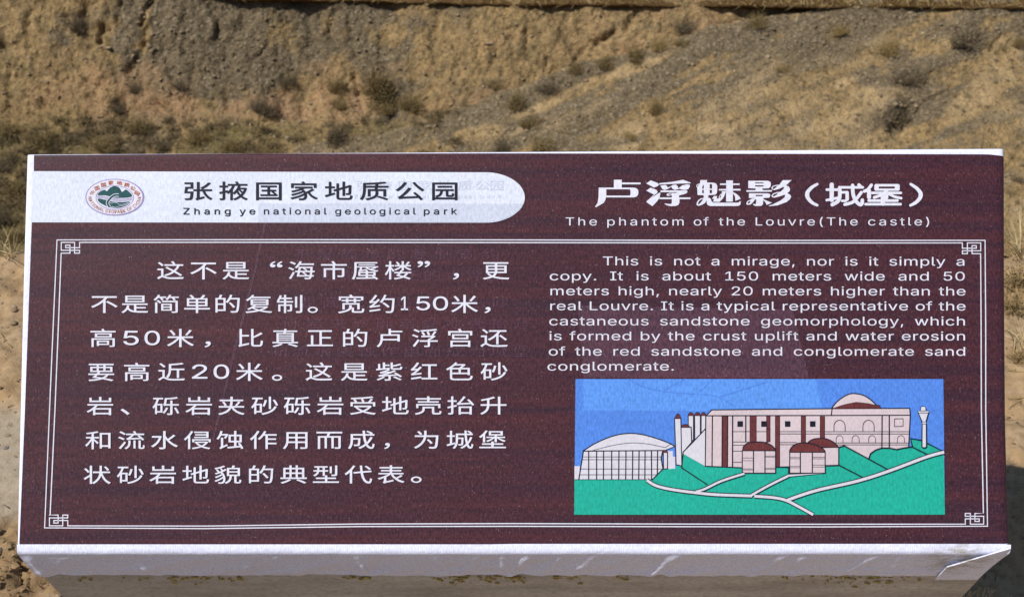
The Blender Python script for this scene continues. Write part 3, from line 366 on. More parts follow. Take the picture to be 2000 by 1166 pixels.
 'r': [259, [[53,0,53,379,112,379,112,321,115,321,134,351,163,374,200,384,243,384,243,322,202,326,172,320,144,304,124,279,117,262,114,242,114,0]]],
 's': [365, [[182,-8,152,-6,125,-1,84,18,66,33,51,53,36,94,94,107,102,84,120,63,144,51,175,46,204,47,229,54,249,66,262,81,267,94,267,110,261,127,251,138,228,151,139,173,97,190,67,213,56,231,49,251,47,280,51,305,62,326,77,345,103,364,128,375,156,382,187,384,236,379,274,361,292,347,305,330,324,290,268,277,253,305,230,324,201,332,168,331,140,322,117,303,109,282,109,269,114,255,127,241,149,230,249,204,289,186,306,171,319,155,329,129,331,107,329,87,322,63,308,42,290,24,266,10,239,-1]]],
 't': [227, [[204,379,204,327,6,327,6,379],[65,471,126,471,126,98,130,73,138,59,153,52,173,50,202,54,213,2,189,-3,159,-4,133,0,104,12,82,32,69,59,65,93]]],
 'u': [410, [[182,-5,140,1,104,18,76,47,61,79,53,129,53,379,114,379,114,135,119,105,132,80,147,66,164,56,200,50,221,52,240,58,268,77,288,106,296,140,296,379,357,379,357,0,298,0,298,92,307,92,295,63,281,39,263,22,230,3,207,-3]]],
 'v': [389, [[163,0,17,379,84,379,173,135,206,21,184,21,219,141,305,379,371,379,226,0]]],
 'w': [567, [[138,0,23,379,87,379,162,101,175,41,165,41,194,168,252,379,316,379,390,100,402,41,391,41,413,135,480,379,545,379,429,0,368,0,317,177,277,338,291,338,258,208,199,0]]],
 'x': [378, [[21,0,171,218,171,171,29,379,100,379,168,273,207,206,204,206,175,206,219,284,282,379,352,379,209,169,209,214,358,0,287,0,221,101,173,182,192,182,205,182,158,101,91,0]]],
 'y': [389, [[47,-139,61,-86,101,-89,115,-85,125,-79,143,-54,163,-1,17,379,84,379,172,134,206,21,184,21,219,141,305,379,371,379,197,-75,170,-114,139,-136,121,-142,97,-145,69,-144]]],
}
# ------------------------------------------------------------------ the sign: frame of its face
FE = R(37.7)
FN = Vector((0, -math.cos(FE), math.sin(FE)))
FUP = Vector((0, math.sin(FE), math.cos(FE)))
def L(px, py):
    d = ray(px, py)
    t = (FACE0 - CAM).dot(FN) / d.dot(FN)
    p = CAM + d * t - FACE0
    return p.x, p.dot(FUP)
def toL(p):
    q = Vector(p) - FACE0
    return Vector((q.x, q.dot(FUP), q.dot(FN)))
FACE_M = Matrix(((1, 0, 0, FACE0.x), (0, FUP.y, FN.y, FACE0.y), (0, FUP.z, FN.z, FACE0.z), (0, 0, 0, 1)))
BASE = Vector((0, 0.33, 0))

sign = bpy.data.objects.new('information_sign', None)
sign.location = BASE
sign.empty_display_size = 0.2
COL.objects.link(sign)
tag(sign, 'wide brown and white bilingual park information sign wrapped over a tapered concrete lectern', 'information sign')
REL = Matrix.Translation(-BASE) @ FACE_M

M = {}
M['white'] = print_mat('white_banner_cloth', (0.80, 0.85, 1.0), 0.13)
M['brown'] = print_mat('brown_print', (0.084, 0.0215, 0.0295), 0.52, (0.035, 0.0145, 0.030), 0.22)
M['ink'] = print_mat('black_ink', (0.010, 0.010, 0.024), 0.3)
M['letter'] = print_mat('white_letter_ink', (0.84, 0.84, 0.97), 0.10)
M['skyblue'] = print_mat('blue_print', (0.095, 0.265, 0.83), 0.22)
M['skypale'] = print_mat('pale_blue_print', (0.12, 0.34, 0.93), 0.22)
M['green'] = print_mat('green_print', (0.014, 0.46, 0.345), 0.20)
M['pinkwall'] = print_mat('pinkish_wall_print', (0.72, 0.60, 0.64), 0.10)
M['palewall'] = print_mat('pale_wall_print', (0.74, 0.72, 0.81), 0.10)
M['roofred'] = print_mat('dark_red_print', (0.155, 0.034, 0.034), 0.30)
M['lilac'] = print_mat('lilac_print', (0.36, 0.30, 0.58), 0.15)
M['orange'] = print_mat('orange_red_print', (0.58, 0.17, 0.10), 0.15)
M['teal'] = print_mat('dark_teal_print', (0.006, 0.085, 0.095), 0.35)
M['river'] = print_mat('river_print', (0.55, 0.55, 0.72), 0.12)
M['ghostw'] = print_mat('faint_grey_print', (0.67, 0.72, 0.88), 0.13)
M['ghostb'] = print_mat('faint_plum_print', (0.112, 0.043, 0.066), 0.5, (0.076, 0.036, 0.062), 0.26)

def interp(pts, t):
    if t <= pts[0][0]: return pts[0][1]
    for (a, va), (b, vb) in zip(pts, pts[1:]):
        if t <= b: return va + (vb - va) * (t - a) / (b - a)
    return pts[-1][1]
def X_LEFT(y): return interp([(290, 53), (303, 52.3), (540, 45), (820, 38.4), (1064, 33)], y)
def X_RIGHT(y): return interp([(290, 1965), (560, 1965.5), (820, 1967.5), (960, 1971), (1064, 1974.5)], y)
def Y_TOP(x): return interp([(50, 301.5), (600, 299.0), (1000, 296.5), (1500, 293.3), (1965, 290)], x)
def Y_BOT(x): return 1063.0
def face_w(px, py):
    """the cloth turns down over the board's right, left and top edges"""
    w = 0.0
    for d, rr, dep in ((X_RIGHT(py) - px, 11.0, 0.011), (px - X_LEFT(py), 4.0, 0.004), (py - Y_TOP(px), 4.0, 0.004)):
        if d < rr:
            k = 1 - max(d, 0) / rr
            w -= dep * (1 - math.sqrt(max(0, 1 - k * k)))
    return w
def cloth_grid(xl, xr, yt, yb, nx, ny, lift=0.0):
    V = []
    for j in range(ny + 1):
        s = j / ny
        for i in range(nx + 1):
            r = i / nx
            r = r if nx < 8 else 0.5 - 0.5 * math.cos(math.pi * r)
            # iterate once so that the edges follow the traced outline
            ya = (yt(xl(600) + (xr(600) - xl(600)) * r)); yc = yb(0)
            y = ya + (yc - ya) * (s if ny < 8 else (0.5 - 0.5 * math.cos(math.pi * s)))
            x = xl(y) + (xr(y) - xl(y)) * r
            y = yt(x) + (yb(x) - yt(x)) * ((y - ya) / (yc - ya))
            u, v = L(x, y)
            V.append((u, v, face_w(x, y) + lift))
    return np.array(V), grid_faces(ny + 1, nx + 1)[:, ::-1]

# cloth over the face, then the lip folded under the front edge, as one mesh
NXC = 900
V1, F1 = cloth_grid(X_LEFT, X_RIGHT, Y_TOP, Y_BOT, 90, 50)
uL, vB = L(X_LEFT(1064), 1063); uR, _ = L(X_RIGHT(1064), 1063)
BETA = R(24.0)                                         # the lectern's front leans back below the face
UNDER = FE + BETA    # angle of the front below the face plane
prof = [(0.0, 0.0)]                                    # (v, w) going down over the edge
ths = []
t_, v_, w_ = 0.0, 0.0, 0.0
ST = 0.0015
LIPL = 0.03
th_of = lambda t: R(6) + (UNDER - R(6)) * float(sstep(0.004, 0.0165, t))
def lip_profile():
    st, out, v, w = [0.0], [(0.0, 0.0, R(6))], 0.0, 0.0
    while st[-1] < LIPL: st.append(min(LIPL, st[-1] + (ST if st[-1] < 0.03 else 0.003)))
    for a, b in zip(st, st[1:]):
        th = th_of((a + b) / 2)
        v -= (b - a) * math.cos(th); w -= (b - a) * math.sin(th)
        out.append((v, w, th))
    return st, out
steps, pv = lip_profile()
# front plane (local): passes through a point of the straight part, direction (-cos, -sin)
FP0 = Vector((0, vB + pv[-1][0], pv[-1][1])); FPD = Vector((0, -math.cos(UNDER), -math.sin(UNDER)))
FPN = Vector((0, -math.sin(UNDER), math.cos(UNDER)))
def LF(px, py, off=0.0):
    """photo pixel -> local point on the front plane (offset outwards)"""
    o = toL(CAM); p = toL(CAM + ray(px, py)); d = p - o
    q0 = FP0 + FPN * off
    return o + d * ((q0 - o).dot(FPN) / d.dot(FPN))
LIPL += (LF(1000, 1123) - FP0).dot(FPD)
steps, pv = lip_profile()
def ledge_y(px):  # lower hem of the cloth in the photo
    return interp([(75, 1127.5), (600, 1124), (1300, 1121.5), (1830, 1116), (1915, 1114)], px)
rng = np.random.default_rng(5)
us = np.linspace(0, 1, NXC)
lipL = LF(76, 1128); lipR = LF(1915, 1114)
Vl = []
rr_, ss_ = np.meshgrid(us, np.array(steps) / LIPL)
fb_ = fbm(rr_ * 30 + ss_ * 2.0, ss_ * 1.6, 0, 3, 4)
creases = [(0.0105, 0.1, 0.004), (0.118, 0.6, 0.0020), (0.226, 0.5, .0012), (0.232, -0.5, .0012), (0.268, 0.55, 0.0022), (0.348, 0.35, 0.003), (0.352, -0.3, .002), (0.424, 0.25, .0016), (0.433, .35, .0014),
           (0.46, -0.5, 0.0018), (0.495, 0.3, 0.003), (0.512, -0.25, 0.0042), (0.545, -0.35, 0.0022), (0.578, -0.4, 0.002), (0.61, 0.2, .0012), (0.66, -0.3, 0.0045), (0.672, 0.2, 0.0028), (0.71, 0.5, .0014),
           (0.77, -0.45, 0.0028), (0.80, 0.4, .002), (0.862, -0.5, 0.0022), (0.90, 0.4, 0.0014)]
for k, (dv, dw, th) in enumerate(pv):
    s = steps[k] / LIPL
    for i, r in enumerate(us):
        xl_ = uL + (lipL.x - uL) * max(0, s - 0.06) / 0.94
        xr_ = uR + (lipR.x - uR) * max(0, s - 0.06) / 0.94
        u = xl_ + (xr_ - xl_) * r
        ss = s
        off = 0.0
        fade = float(sstep(0.16, 0.34, s))
        for c, sl, am in creases:
            d = (r - c) - sl * 0.045 * (s - 0.55)
            wd = 0.0062
            am = am * 1.35
            off += am * 0.75 * fade * math.exp(-(d / wd) ** 2) * (0.35 + 0.65 * s)
            off -= am * 0.45 * fade * math.exp(-((d - 0.010) / (wd * 1.3)) ** 2) * s
        off += fade * 0.0042 * s * float(fb_[k, i])
        off *= 1 - 0.45 * float(sstep(0.85, 1.0, s))
        Vl.append((u, vB + dv - math.sin(th) * off, dw + math.cos(th) * off))
Fl = grid_faces(len(pv), NXC)[:, ::-1] + len(V1)
# sides of the cloth running back round the board
def side_strip(edge_x, sgn, base):
    V = []; n = 14
    for j in range(n + 1):
        y = 292 + (1063 - 292) * j / n
        x = edge_x(y); y2 = max(y, Y_TOP(x))
        u, v = L(x, y2); w0 = face_w(x, y2)
        V += [(u, v, w0), (u - sgn * 0.003, v, w0 - 0.03), (u - sgn * 0.008, v, w0 - 0.07)]
    return np.array(V), grid_faces(n + 1, 3) + base
V3, F3 = side_strip(X_LEFT, -1, len(V1) + len(Vl))
V4, F4 = side_strip(X_RIGHT, 1, len(V1) + len(Vl) + len(V3))
VV = np.concatenate([V1, np.array(Vl), V3, V4]); FF = np.concatenate([F1, Fl, F3, F4[:, ::-1]])

# white cloth material with the grubby stain near the folded corner
W = NT('white_banner_lip', 0.55, 0.2)
wv = W.noise(W.map((420, 210, 210)), 1.0, 1.0, 0.6)
base = W.mix(W.maprange(wv, 0.3, 0.7, 0, 1), (0.62, 0.64, 0.82), (0.78, 0.80, 0.97))
mot = W.noise(W.map((4, 10, 6)), 1.0, 4.0)
base = W.mix(W.maprange(mot, 0.45, 0.75, 0.0, 0.16), base, (0.40, 0.41, 0.54))
stain_c = LF(1880, 1090)
sd = W.n('ShaderNodeVectorMath', operation='DISTANCE'); W.l(W.map((1, 1.4, 0.5)), sd.inputs[0]); sd.inputs[1].default_value = (stain_c.x - .005, stain_c.y * 1.4, stain_c.z * 0.5)
sn = W.noise(W.map((60, 190, 60)), 1.0, 3.0, 0.7)
sm = W.math('MULTIPLY', W.maprange(sd.outputs['Value'], 0.055, 0.012, 0.0, 1.0), W.maprange(sn, 0.40, 0.60, 0.0, 0.75))
base = W.mix(sm, base, (0.26, 0.23, 0.11))
W.color(base)
rowv = W.n('ShaderNodeTexWave', wave_type='BANDS', bands_direction='X'); W.l(W.map((1, 1, 1)), rowv.inputs[0]); rowv.inputs['Scale'].default_value = 118
rowh = W.n('ShaderNodeTexWave', wave_type='BANDS', bands_direction='Y'); W.l(W.map((1, 1, 1)), rowh.inputs[0]); rowh.inputs['Scale'].default_value = 150
dots = W.math('MULTIPLY', rowv.outputs['Fac'], rowh.outputs['Fac'])
base2 = W.mix(W.maprange(dots, 0.25, 0.9, 0.0, 0.30), base, (0.33, 0.34, 0.48))
W.color(base2)
bn = W.bump(wv, 0.3, 0.0008)
W.normal(W.bump(W.noise(W.map((14, 30, 30)), 1.0, 3.0), 0.5, 0.006, bn))
banner = link('banner', mesh_np('banner', VV, FF), sign, [W.m])
banner.matrix_basis = REL

# ---- printed layers
def child(name, me, mats): return link(name, me, banner, mats)
BX_L = lambda y: interp([(300, 66.6), (334, 66.2), (436, 62.2), (540, 58.4), (820, 48.2), (1062, 38)], y)
Vb, Fb = cloth_grid(BX_L, lambda y: X_RIGHT(y) - 0.4, lambda x: interp([(60, 303.6), (500, 300.3), (1000, 300), (1500, 301), (1930, 302), (1966, 306)], x), lambda x: 1062.0 - 0.9 * (x > 1000), 60, 40, 0.0005)
child('brown_panel', mesh_np('brown_panel', Vb, Fb), [M['brown']])

class Art:
    """flat printed shapes in sign coordinates; each shape lies a hair above the one before"""
    def __init__(self, step=1.5e-6): self.V = []; self.F = []; self.M = []; self.mats = []; self.w = 0.0; self.step = step
    def mi(self, m):
        if m not in self.mats: self.mats.append(m)
        return self.mats.index(m)
    def add2d(self, verts, faces, m):
        b = len(self.V)
        self.V += [(x, y, self.w) for x, y in verts]
        for f in faces:
            self.F.append(tuple(b + i for i in f)); self.M.append(self.mi(m))
        self.w += self.step
    def fill(self, rings, m, px=True, offset=0.0):
        c = bpy.data.curves.new('tmp', 'CURVE'); c.dimensions = '2D'; c.fill_mode = 'BOTH'
        for r in rings:
            s = c.splines.new('POLY'); s.points.add(len(r) - 1); s.use_cyclic_u = True
            for q, p in zip(s.points, r):
                x, y = L(*p) if px else p
                q.co = (x, y, 0, 1)
        o = bpy.data.objects.new('tmp', c); COL.objects.link(o)
        ev = o.evaluated_get(bpy.context.evaluated_depsgraph_get())
        me = ev.to_mesh()
        vs = [(v.co.x, v.co.y) for v in me.vertices]
        fs = []
        for p in me.polygons:
            idx = list(p.vertices)
            ar = sum(vs[idx[i - 1]][0] * vs[idx[i]][1] - vs[idx[i]][0] * vs[idx[i - 1]][1] for i in range(len(idx)))
            fs.append(idx if ar > 0 else idx[::-1])
        ev.to_mesh_clear()
        bpy.data.objects.remove(o); bpy.data.curves.remove(c)
        self.add2d(vs, fs, m)
        if offset:
            for r in rings: self.stroke(r, 2 * offset, m, True)
    def poly(self, pts, m): self.fill([pts], m)
    def stroke(self, pts, wd, m, cyc=False, cap=False):
        """ribbon of width wd px (number or one per point) along photo pixels"""
        n = len(pts)
        ws = wd if isinstance(wd, (list, tuple)) else [wd] * n
        Lp, Rp = [], []
        for i in range(n):
            p = pts[i]
            a = pts[i - 1] if (i > 0 or cyc) else None
            b = pts[(i + 1) % n] if (i < n - 1 or cyc) else None
            d1 = norm2(sub2(p, a)) if a else None; d2 = norm2(sub2(b, p)) if b else None
            d1 = d1 or d2; d2 = d2 or d1
            nx, ny = -(d1[1] + d2[1]), d1[0] + d2[0]
            q = math.hypot(nx, ny) or 1
            nx, ny = nx / q, ny / q
            k = max(0.8, nx * -d1[1] + ny * d1[0])
            h = ws[i] / 2 / k
            Lp.append((p[0] + nx * h, p[1] + ny * h)); Rp.append((p[0] - nx * h, p[1] - ny * h))
        v = [L(*q) for q in Lp + Rp]
        f = [(i, i + n, (i + 1) % n + n, (i + 1) % n) for i in range(n if cyc else n - 1)]
        f = [g if area2([v[i] for i in g]) > 0 else g[::-1] for g in f]
        self.add2d(v, f, m)
        if cap:
            for j in (0, n - 1):
                r = ws[j] / 2
                self.add2d([L(pts[j][0] + r * math.cos(a * math.pi / 8), pts[j][1] - r * math.sin(a * math.pi / 8)) for a in range(16)], [tuple(range(16))], m)
    def done(self, name, lift):
        me = bpy.data.meshes.new(name)
        me.from_pydata([(x, y, w + lift) for x, y, w in self.V], [], self.F)
        for p, i in zip(me.polygons, self.M): p.material_index = i
        me.update()
        return child(name, me, [M[k] for k in self.mats])
def sub2(a, b): return (a[0] - b[0], a[1] - b[1])
def norm2(a):
    q = math.hypot(*a) or 1e-9
    return (a[0] / q, a[1] / q)
def area2(p): return sum(p[i - 1][0] * p[i][1] - p[i][0] * p[i - 1][1] for i in range(len(p)))
def smooth(pts, n=6, cyc=False):
    out = []; N = len(pts)
    for i in range(N if cyc else N - 1):
        g = lambda k: pts[k % N] if cyc else pts[min(max(k, 0), N - 1)]
        p0, p1, p2, p3 = g(i - 1), g(i), g(i + 1), g(i + 2)
        for k in range(n):
            t = k / n
            out.append(tuple(0.5 * (2 * p1[c] + (p2[c] - p0[c]) * t + (2 * p0[c] - 5 * p1[c] + 4 * p2[c] - p3[c]) * t * t
                                    + (3 * p1[c] - p0[c] - 3 * p2[c] + p3[c]) * t ** 3) for c in (0, 1)))
    if not cyc: out.append(tuple(pts[-1]))
    return out
def ell(cx, cy, rx, ry, a0=0, a1=360, n=48):
    return [(cx + rx * math.cos(R(a0 + (a1 - a0) * i / n)), cy - ry * math.sin(R(a0 + (a1 - a0) * i / n))) for i in range(n + (a1 - a0 < 360))]

GL = {'c': GLYPHS_HAN, 'l': GLYPHS_LATIN}
def rings(kind, ch): return [list(zip(s[0::2], s[1::2])) for s in GL[kind][ch][1]]
def gbox(rs):
    xs = [p[0] for r in rs for p in r]; ys = [p[1] for r in rs for p in r]
    return min(xs), max(xs), min(ys), max(ys)
def han(art, ch, cx, cy, w, h, m, off=0.0, rot=0.0):
    """one Han character: em box w x h px, ink centred on cx, em centred on cy"""
    rs = rings('c', ch); x0, x1, _, _ = gbox(rs)
    c, s = math.cos(R(rot)), math.sin(R(rot))
    def f(p):
        dx = (p[0] - (x0 + x1) / 2) / 1050 * w; dy = -(p[1] - 398) / 1050 * h
        return (cx + dx * c - dy * s, cy + dx * s + dy * c)
    art.fill([[f(p) for p in r] for r in rs], m, offset=off)
def fit(art, kind, ch, x0, x1, y0, y1, m, off=0.0):
    rs = rings(kind, ch); a, b, c, d = gbox(rs)
    art.fill([[(x0 + (p[0] - a) / (b - a) * (x1 - x0), y1 - (p[1] - c) / (d - c) * (y1 - y0)) for p in r] for r in rs], m, offset=off)
def wordw(t, track): return sum(GL['l'][c][0] + track for c in t) - track
def latin(art, words, x0, x1, yb0, yb1, cap, sx, m, track=25, off=0.0):
    """one justified line: words between x0 and x1, baseline from yb0 to yb1"""
    k = cap / 509.0
    tot = sum(wordw(t, track) for t in words) * k * sx
    gap = (x1 - x0 - tot) / max(1, len(words) - 1)
    rsall = []
    x = x0
    for t in words:
        for ch in t:
            yb = yb0 + (yb1 - yb0) * (x - x0) / (x1 - x0)
            for r in rings('l', ch):
                q = [(x + p[0] * k * sx, yb - p[1] * k) for p in r]
                if ch in 'kK': art.fill([q], m)
                else: rsall.append(q)
            x += (GL['l'][ch][0] + track) * k * sx
        x += gap - track * k * sx
    art.fill(rsall, m, offset=off)
def latin_word(art, t, x0, x1, yb, cap, m, off=0.0, sx=1.35):
    """one letter-spaced word whose ink spans x0..x1"""
    k = cap / 509.0
    adv = [GL['l'][c][0] for c in t]
    a0 = gbox(rings('l', t[0]))[0]; aN = gbox(rings('l', t[-1]))[1]
    nat = (sum(adv[:-1]) - a0 + aN) * k * sx
    tr = (x1 - x0 - nat) / max(1, len(t) - 1)
    x = x0 - a0 * k * sx
    rs = []
    for c, a in zip(t, adv):
        for r in rings('l', c):
            q = [(x + p[0] * k * sx, yb - p[1] * k) for p in r]
            if c in 'kK': art.fill([q], m, offset=off)
            else: rs.append(q)
        x += a * k * sx + tr
    art.fill(rs, m, offset=off)

# heading band, white with a rounded end
A = Art()
pill = [(58, 335.0)] + [(x, 335.0 + 2.2 * (x - 58) / 890) for x in (300, 600, 947)] + [(947 + 78 * math.sin(R(a)), 386.3 - 49.2 * math.cos(R(a))) for a in range(6, 175, 6)] + [(947, 435.4), (600, 435.4), (300, 435), (58, 435)]
pill = pill[1:-1]
pill = [(BX_L(335) - 1.5, 335.0)] + pill + [(BX_L(435) - 1.5, 434.8)]
A.poly(pill, 'white')
A.done('heading_band', 0.0012)

# faint show-through of an older print under the heading
A = Art()
for ch, cx in zip('张掖国家地质公园', (712, 752, 791, 830, 869, 908, 943, 970)):
    han(A, ch, cx, 363, 31, 21, 'ghostw')
for t, a, b in (('Zhang', 692, 738), ('ye', 748, 766), ('national', 776, 838), ('geological', 846, 928), ('park', 938, 980)):
    latin_word(A, t, a, b, 388, 7, 'ghostw')
A.poly([(505, 398), (1023, 398.5), (1008, 417), (985, 428), (950, 434.5), (505, 434)], 'ghostw')
A.done('faded_underprint', 0.0014)
A = Art()
for txt, y, x0, dx in (('不是简单的复制宽约', 497, 590, 46), ('更高比真正的卢浮宫', 538, 640, 41), ('要高近这是紫红色砂', 590, 600, 47), ('砾岩夹砂砾岩受地壳抬升', 631, 570, 45), ('和流水侵蚀作用而成为城堡', 686, 545, 43)):
    for i, ch in enumerate(txt): han(A, ch, x0 + i * dx, y, 36, 24, 'ghostb')
A.stroke([(545, 322), (500, 520), (450, 720), (416, 860)], [5, 5, 5, 4], 'ghostb')
A.poly([(1128, 597), (1548, 604), (1580, 738), (1140, 738)], 'ghostb')
A.done('faded_underprint', 0.0007)

A = Art()
for ch, a, b in (('张', 361, 415), ('掖', 429, 484), ('国', 501, 550), ('家', 568, 620.5), ('地', 635, 688.5), ('质', 703.6, 758.5), ('公', 773, 828.5), ('园', 844.5, 893)):
    rs = rings('c', ch); x0, x1, _, _ = gbox(rs)
    han(A, ch, (a + b) / 2, 373.6, (b - a) * 1050 / (x1 - x0), 38.5, 'ink', 0.55)
for t, a, b in (('Zhang', 358.8, 450.5), ('ye', 468.5, 498.8), ('national', 516, 638), ('geological', 655, 811.7), ('park', 828, 892.5)):
    latin_word(A, t, a, b, 419.3, 12.4, 'ink', 0.25)
A.done('heading_text', 0.0018)

# emblem
A = Art(1.2e-5)
E = lambda x, y: (140 + x / 10.6, 330 + y / 10.6)
ec = E(900, 592)
A.poly(ell(ec[0], ec[1], 57.2, 35.8, n=64), 'lilac')
A.poly(ell(ec[0] - 0.5, ec[1] - 0.3, 54.6, 33.8, n=64), 'letter')
ci = E(902, 601)
A.poly(ell(ci[0], ci[1], 37.4, 23.6, n=56), 'lilac')
A.poly(ell(ci[0], ci[1], 35.8, 22.3, n=56), 'letter')
A.poly([E(*p) for p in smooth([(545, 548), (600, 472), (690, 437), (720, 462), (750, 458), (800, 400), (870, 366), (930, 366), (1000, 400), (1040, 472), (1070, 475), (1110, 440), (1150, 440), (1225, 505), (1262, 570), (1180, 600), (1000, 610), (880, 602), (800, 580), (700, 555)], 3, True)], 'teal')
A.poly([E(*p) for p in [(528, 560), (640, 560), (800, 590), (1000, 620), (1180, 610), (1270, 590), (1262, 660), (1100, 680), (900, 682), (740, 648), (600, 612), (532, 612)]], 'river')
for dy in (0, 30):
    A.stroke([E(x, y + dy) for x, y in smooth([(535, 570), (650, 575), (800, 605), (1000, 632), (1180, 628), (1262, 615)], 4)], 0.7, 'lilac')
A.poly([E(*p) for p in smooth([(545, 630), (600, 622), (740, 655), (900, 690), (1100, 690), (1225, 682), (1170, 750), (1050, 800), (900, 820), (760, 790), (640, 735), (575, 690)], 3, True)], 'teal')
neck = [E(*p) for p in smooth([(985, 548), (900, 552), (835, 592), (780, 650), (750, 715), (790, 795)], 5)]
A.stroke(neck, 6.2, 'letter'); A.stroke(neck, 4.0, 'teal')
for ln in ([(790, 690), (830, 715), (900, 700), (955, 715), (1000, 742), (1100, 735), (1225, 685)], [(800, 800), (865, 785), (900, 805), (950, 792), (1000, 772)], [(1000, 770), (1100, 760), (1200, 715)], [(850, 812), (880, 790), (905, 815)]):
    A.stroke([E(*p) for p in smooth(ln, 4)], 1.0, 'river')
for ch, x, y, rot in (('中', 435, 503, -62), ('国', 535, 405, -36), ('国', 668, 335, -20), ('家', 822, 293, -6), ('地', 998, 298, 7), ('质', 1150, 338, 20), ('公', 1275, 408, 36), ('园', 1362, 508, 62)):
    han(A, ch, *E(x, y), 11.2, 8.6, 'orange', 0.2, rot * 0.55)
txt = 'NATIONAL GEOPARK OF CHINA'
arc = ell(ec[0], ec[1] + 0.4, 51.5, 31.0, 176, 364, 400)
cum = [0]
for p, q in zip(arc, arc[1:]): cum.append(cum[-1] + math.hypot(q[0] - p[0], q[1] - p[1]))
tw = sum(GL['l'][c][0] for c in txt); pos = 0
rsall = []
for c in txt:
    a = GL['l'][c][0]; s = (pos + a / 2) / tw * cum[-1]; pos += a
    i = min(range(len(cum)), key=lambda k: abs(cum[k] - s)); i = min(max(i, 1), len(arc) - 2)
    t = norm2(sub2(arc[i + 1], arc[i - 1])); k = 6.4 / 509; sx = cum[-1] / tw / k * 0.86
    for r in rings('l', c):
        rsall.append([(arc[i][0] + t[0] * (p[0] - a / 2) * k * sx + t[1] * p[1] * k, arc[i][1] + t[1] * (p[0] - a / 2) * k * sx - t[0] * p[1] * k) for p in r])
A.fill(rsall, 'orange')
A.done('emblem', 0.0016)

# double border line with knotted corners
A = Art()
def corner(g, xs, ys): return [(xs[i], ys[j]) for i, j in g]
def border(o, w1=2.3):
    A.stroke(o, w1, 'letter', True)
outer = [(112, 469), (600, 468.5), (1000, 469), (1400, 470), (1923.3, 469.8), (1924.5, 640), (1924.6, 800), (1928, 1026.8), (1600, 1028.2), (1000, 1027), (700, 1027.5), (400, 1031.5), (87.8, 1030), (100, 740)]
A.stroke(outer, 2.2, 'letter', True)
def knot(xs, ys):
    """xs: six columns from the outside in, ys: five rows from the outside in (all px)"""
    c = lambda i, j: (xs[i], ys[j])
    return xs, ys, c
# columns / rows measured at the top left corner; mirrored for the other three
def knot_lines(fx, fy, end_h, end_v):
    x = [fx(t) for t in (0, 8.6, 17.0, 26.0, 35.8)]
    y = [fy(t) for t in (0, 5.4, 10.4, 15.4, 21.0)]
    # line from the horizontal border
    A.stroke(end_h + [(x[4], y[0]), (x[4], y[2]), (x[1], y[2]), (x[1], y[1]), (x[2], y[1]), (x[2], y[4]), (x[0] - 0.2, y[4])] + end_v, 2.2, 'letter')
    A.stroke([(x[0], y[0]), (x[3], y[0]), (x[3], y[4]), (x[4], y[4]), (x[4], y[3]), (x[0], y[3])], 2.2, 'letter', True)
knot_lines(lambda t: 120.3 + t, lambda t: 473.8 + t, [(1000, 474.2), (500, 473.6)], [(114.5, 640), (108, 800), (98.5, 1005.5)])
knot_lines(lambda t: 1914.8 - t, lambda t: 474.8 + t, [(1000, 474.2), (1500, 475)], [(1915.6, 640), (1916, 800), (1920, 1001.5)])
knot_lines(lambda t: 97.2 + t, lambda t: 1026 - t, [(1000, 1021.6), (700, 1022.5), (400, 1026.5)], [(98.2, 1005.6)])
knot_lines(lambda t: 1920.5 - t, lambda t: 1022.8 - t, [(1000, 1021.6), (1500, 1023)], [(1920, 1001.8)])
A.done('border_frame', 0.0011)

# title, hand-lettered shapes traced as outlines
A = Art()
def P4(p): return (1140 + p[0] / 8.333, 340 + p[1] / 8.333)
def P5(p): return (1360 + p[0] / 9.09, 340 + p[1] / 9.09)
def P6(p): return (1560 + p[0] / 7.143, 340 + p[1] / 7.143)
def T(P, outer, *holes): A.fill([[P(p) for p in outer]] + [[P(p) for p in h] for h in holes], 'letter')
def S(P, pts, wd, sc):
    q = [P(p) for p in smooth(pts, 5)] if len(pts) > 2 else [P(p) for p in pts]
    if isinstance(wd, (list, tuple)):
        n = len(q); w = [interp([(i / (len(wd) - 1), v) for i, v in enumerate(wd)], k / (n - 1)) / sc for k in range(n)]
    else: w = wd / sc
    A.stroke(q, w, 'letter', cap=True)
T(P4, [(245, 225), (490, 225), (490, 98), (618, 98), (618, 143), (925, 143), (925, 172), (618, 172), (618, 225), (800, 225), (850, 232), (882, 258), (890, 300), (884, 340), (860, 370), (815, 384), (362, 384), (350, 430), (325, 472), (200, 545), (183, 535), (225, 475), (240, 380)], [(367, 252), (745, 252), (760, 268), (760, 340), (745, 355), (367, 355)])
T(P4, [(1016, 158), (1090, 108), (1205, 150), (1225, 180), (1195, 205), (1140, 225), (1118, 210)])
T(P4, [(1016, 275), (1085, 226), (1180, 260), (1203, 290), (1190, 320), (1150, 340), (1095, 315)])
A.stroke([P4((1165, 325)), P4((1022, 455))], 1.2, 'letter')
T(P4, [(1020, 460), (1110, 385), (1235, 305), (1248, 312), (1235, 380), (1200, 440), (1118, 527), (1100, 515)])
T(P4, [(1228, 153), (1440, 132), (1615, 98), (1740, 145), (1735, 157), (1560, 160), (1228, 176)])
T(P4, [(1245, 195), (1330, 180), (1350, 195), (1368, 225), (1410, 205), (1450, 182), (1500, 175), (1530, 205), (1537, 238), (1600, 190), (1680, 172), (1722, 180), (1728, 205), (1700, 250), (1650, 265), (1580, 255), (1566, 243), (1520, 255), (1480, 264), (1440, 240), (1425, 210), (1370, 246), (1320, 265), (1285, 255)])
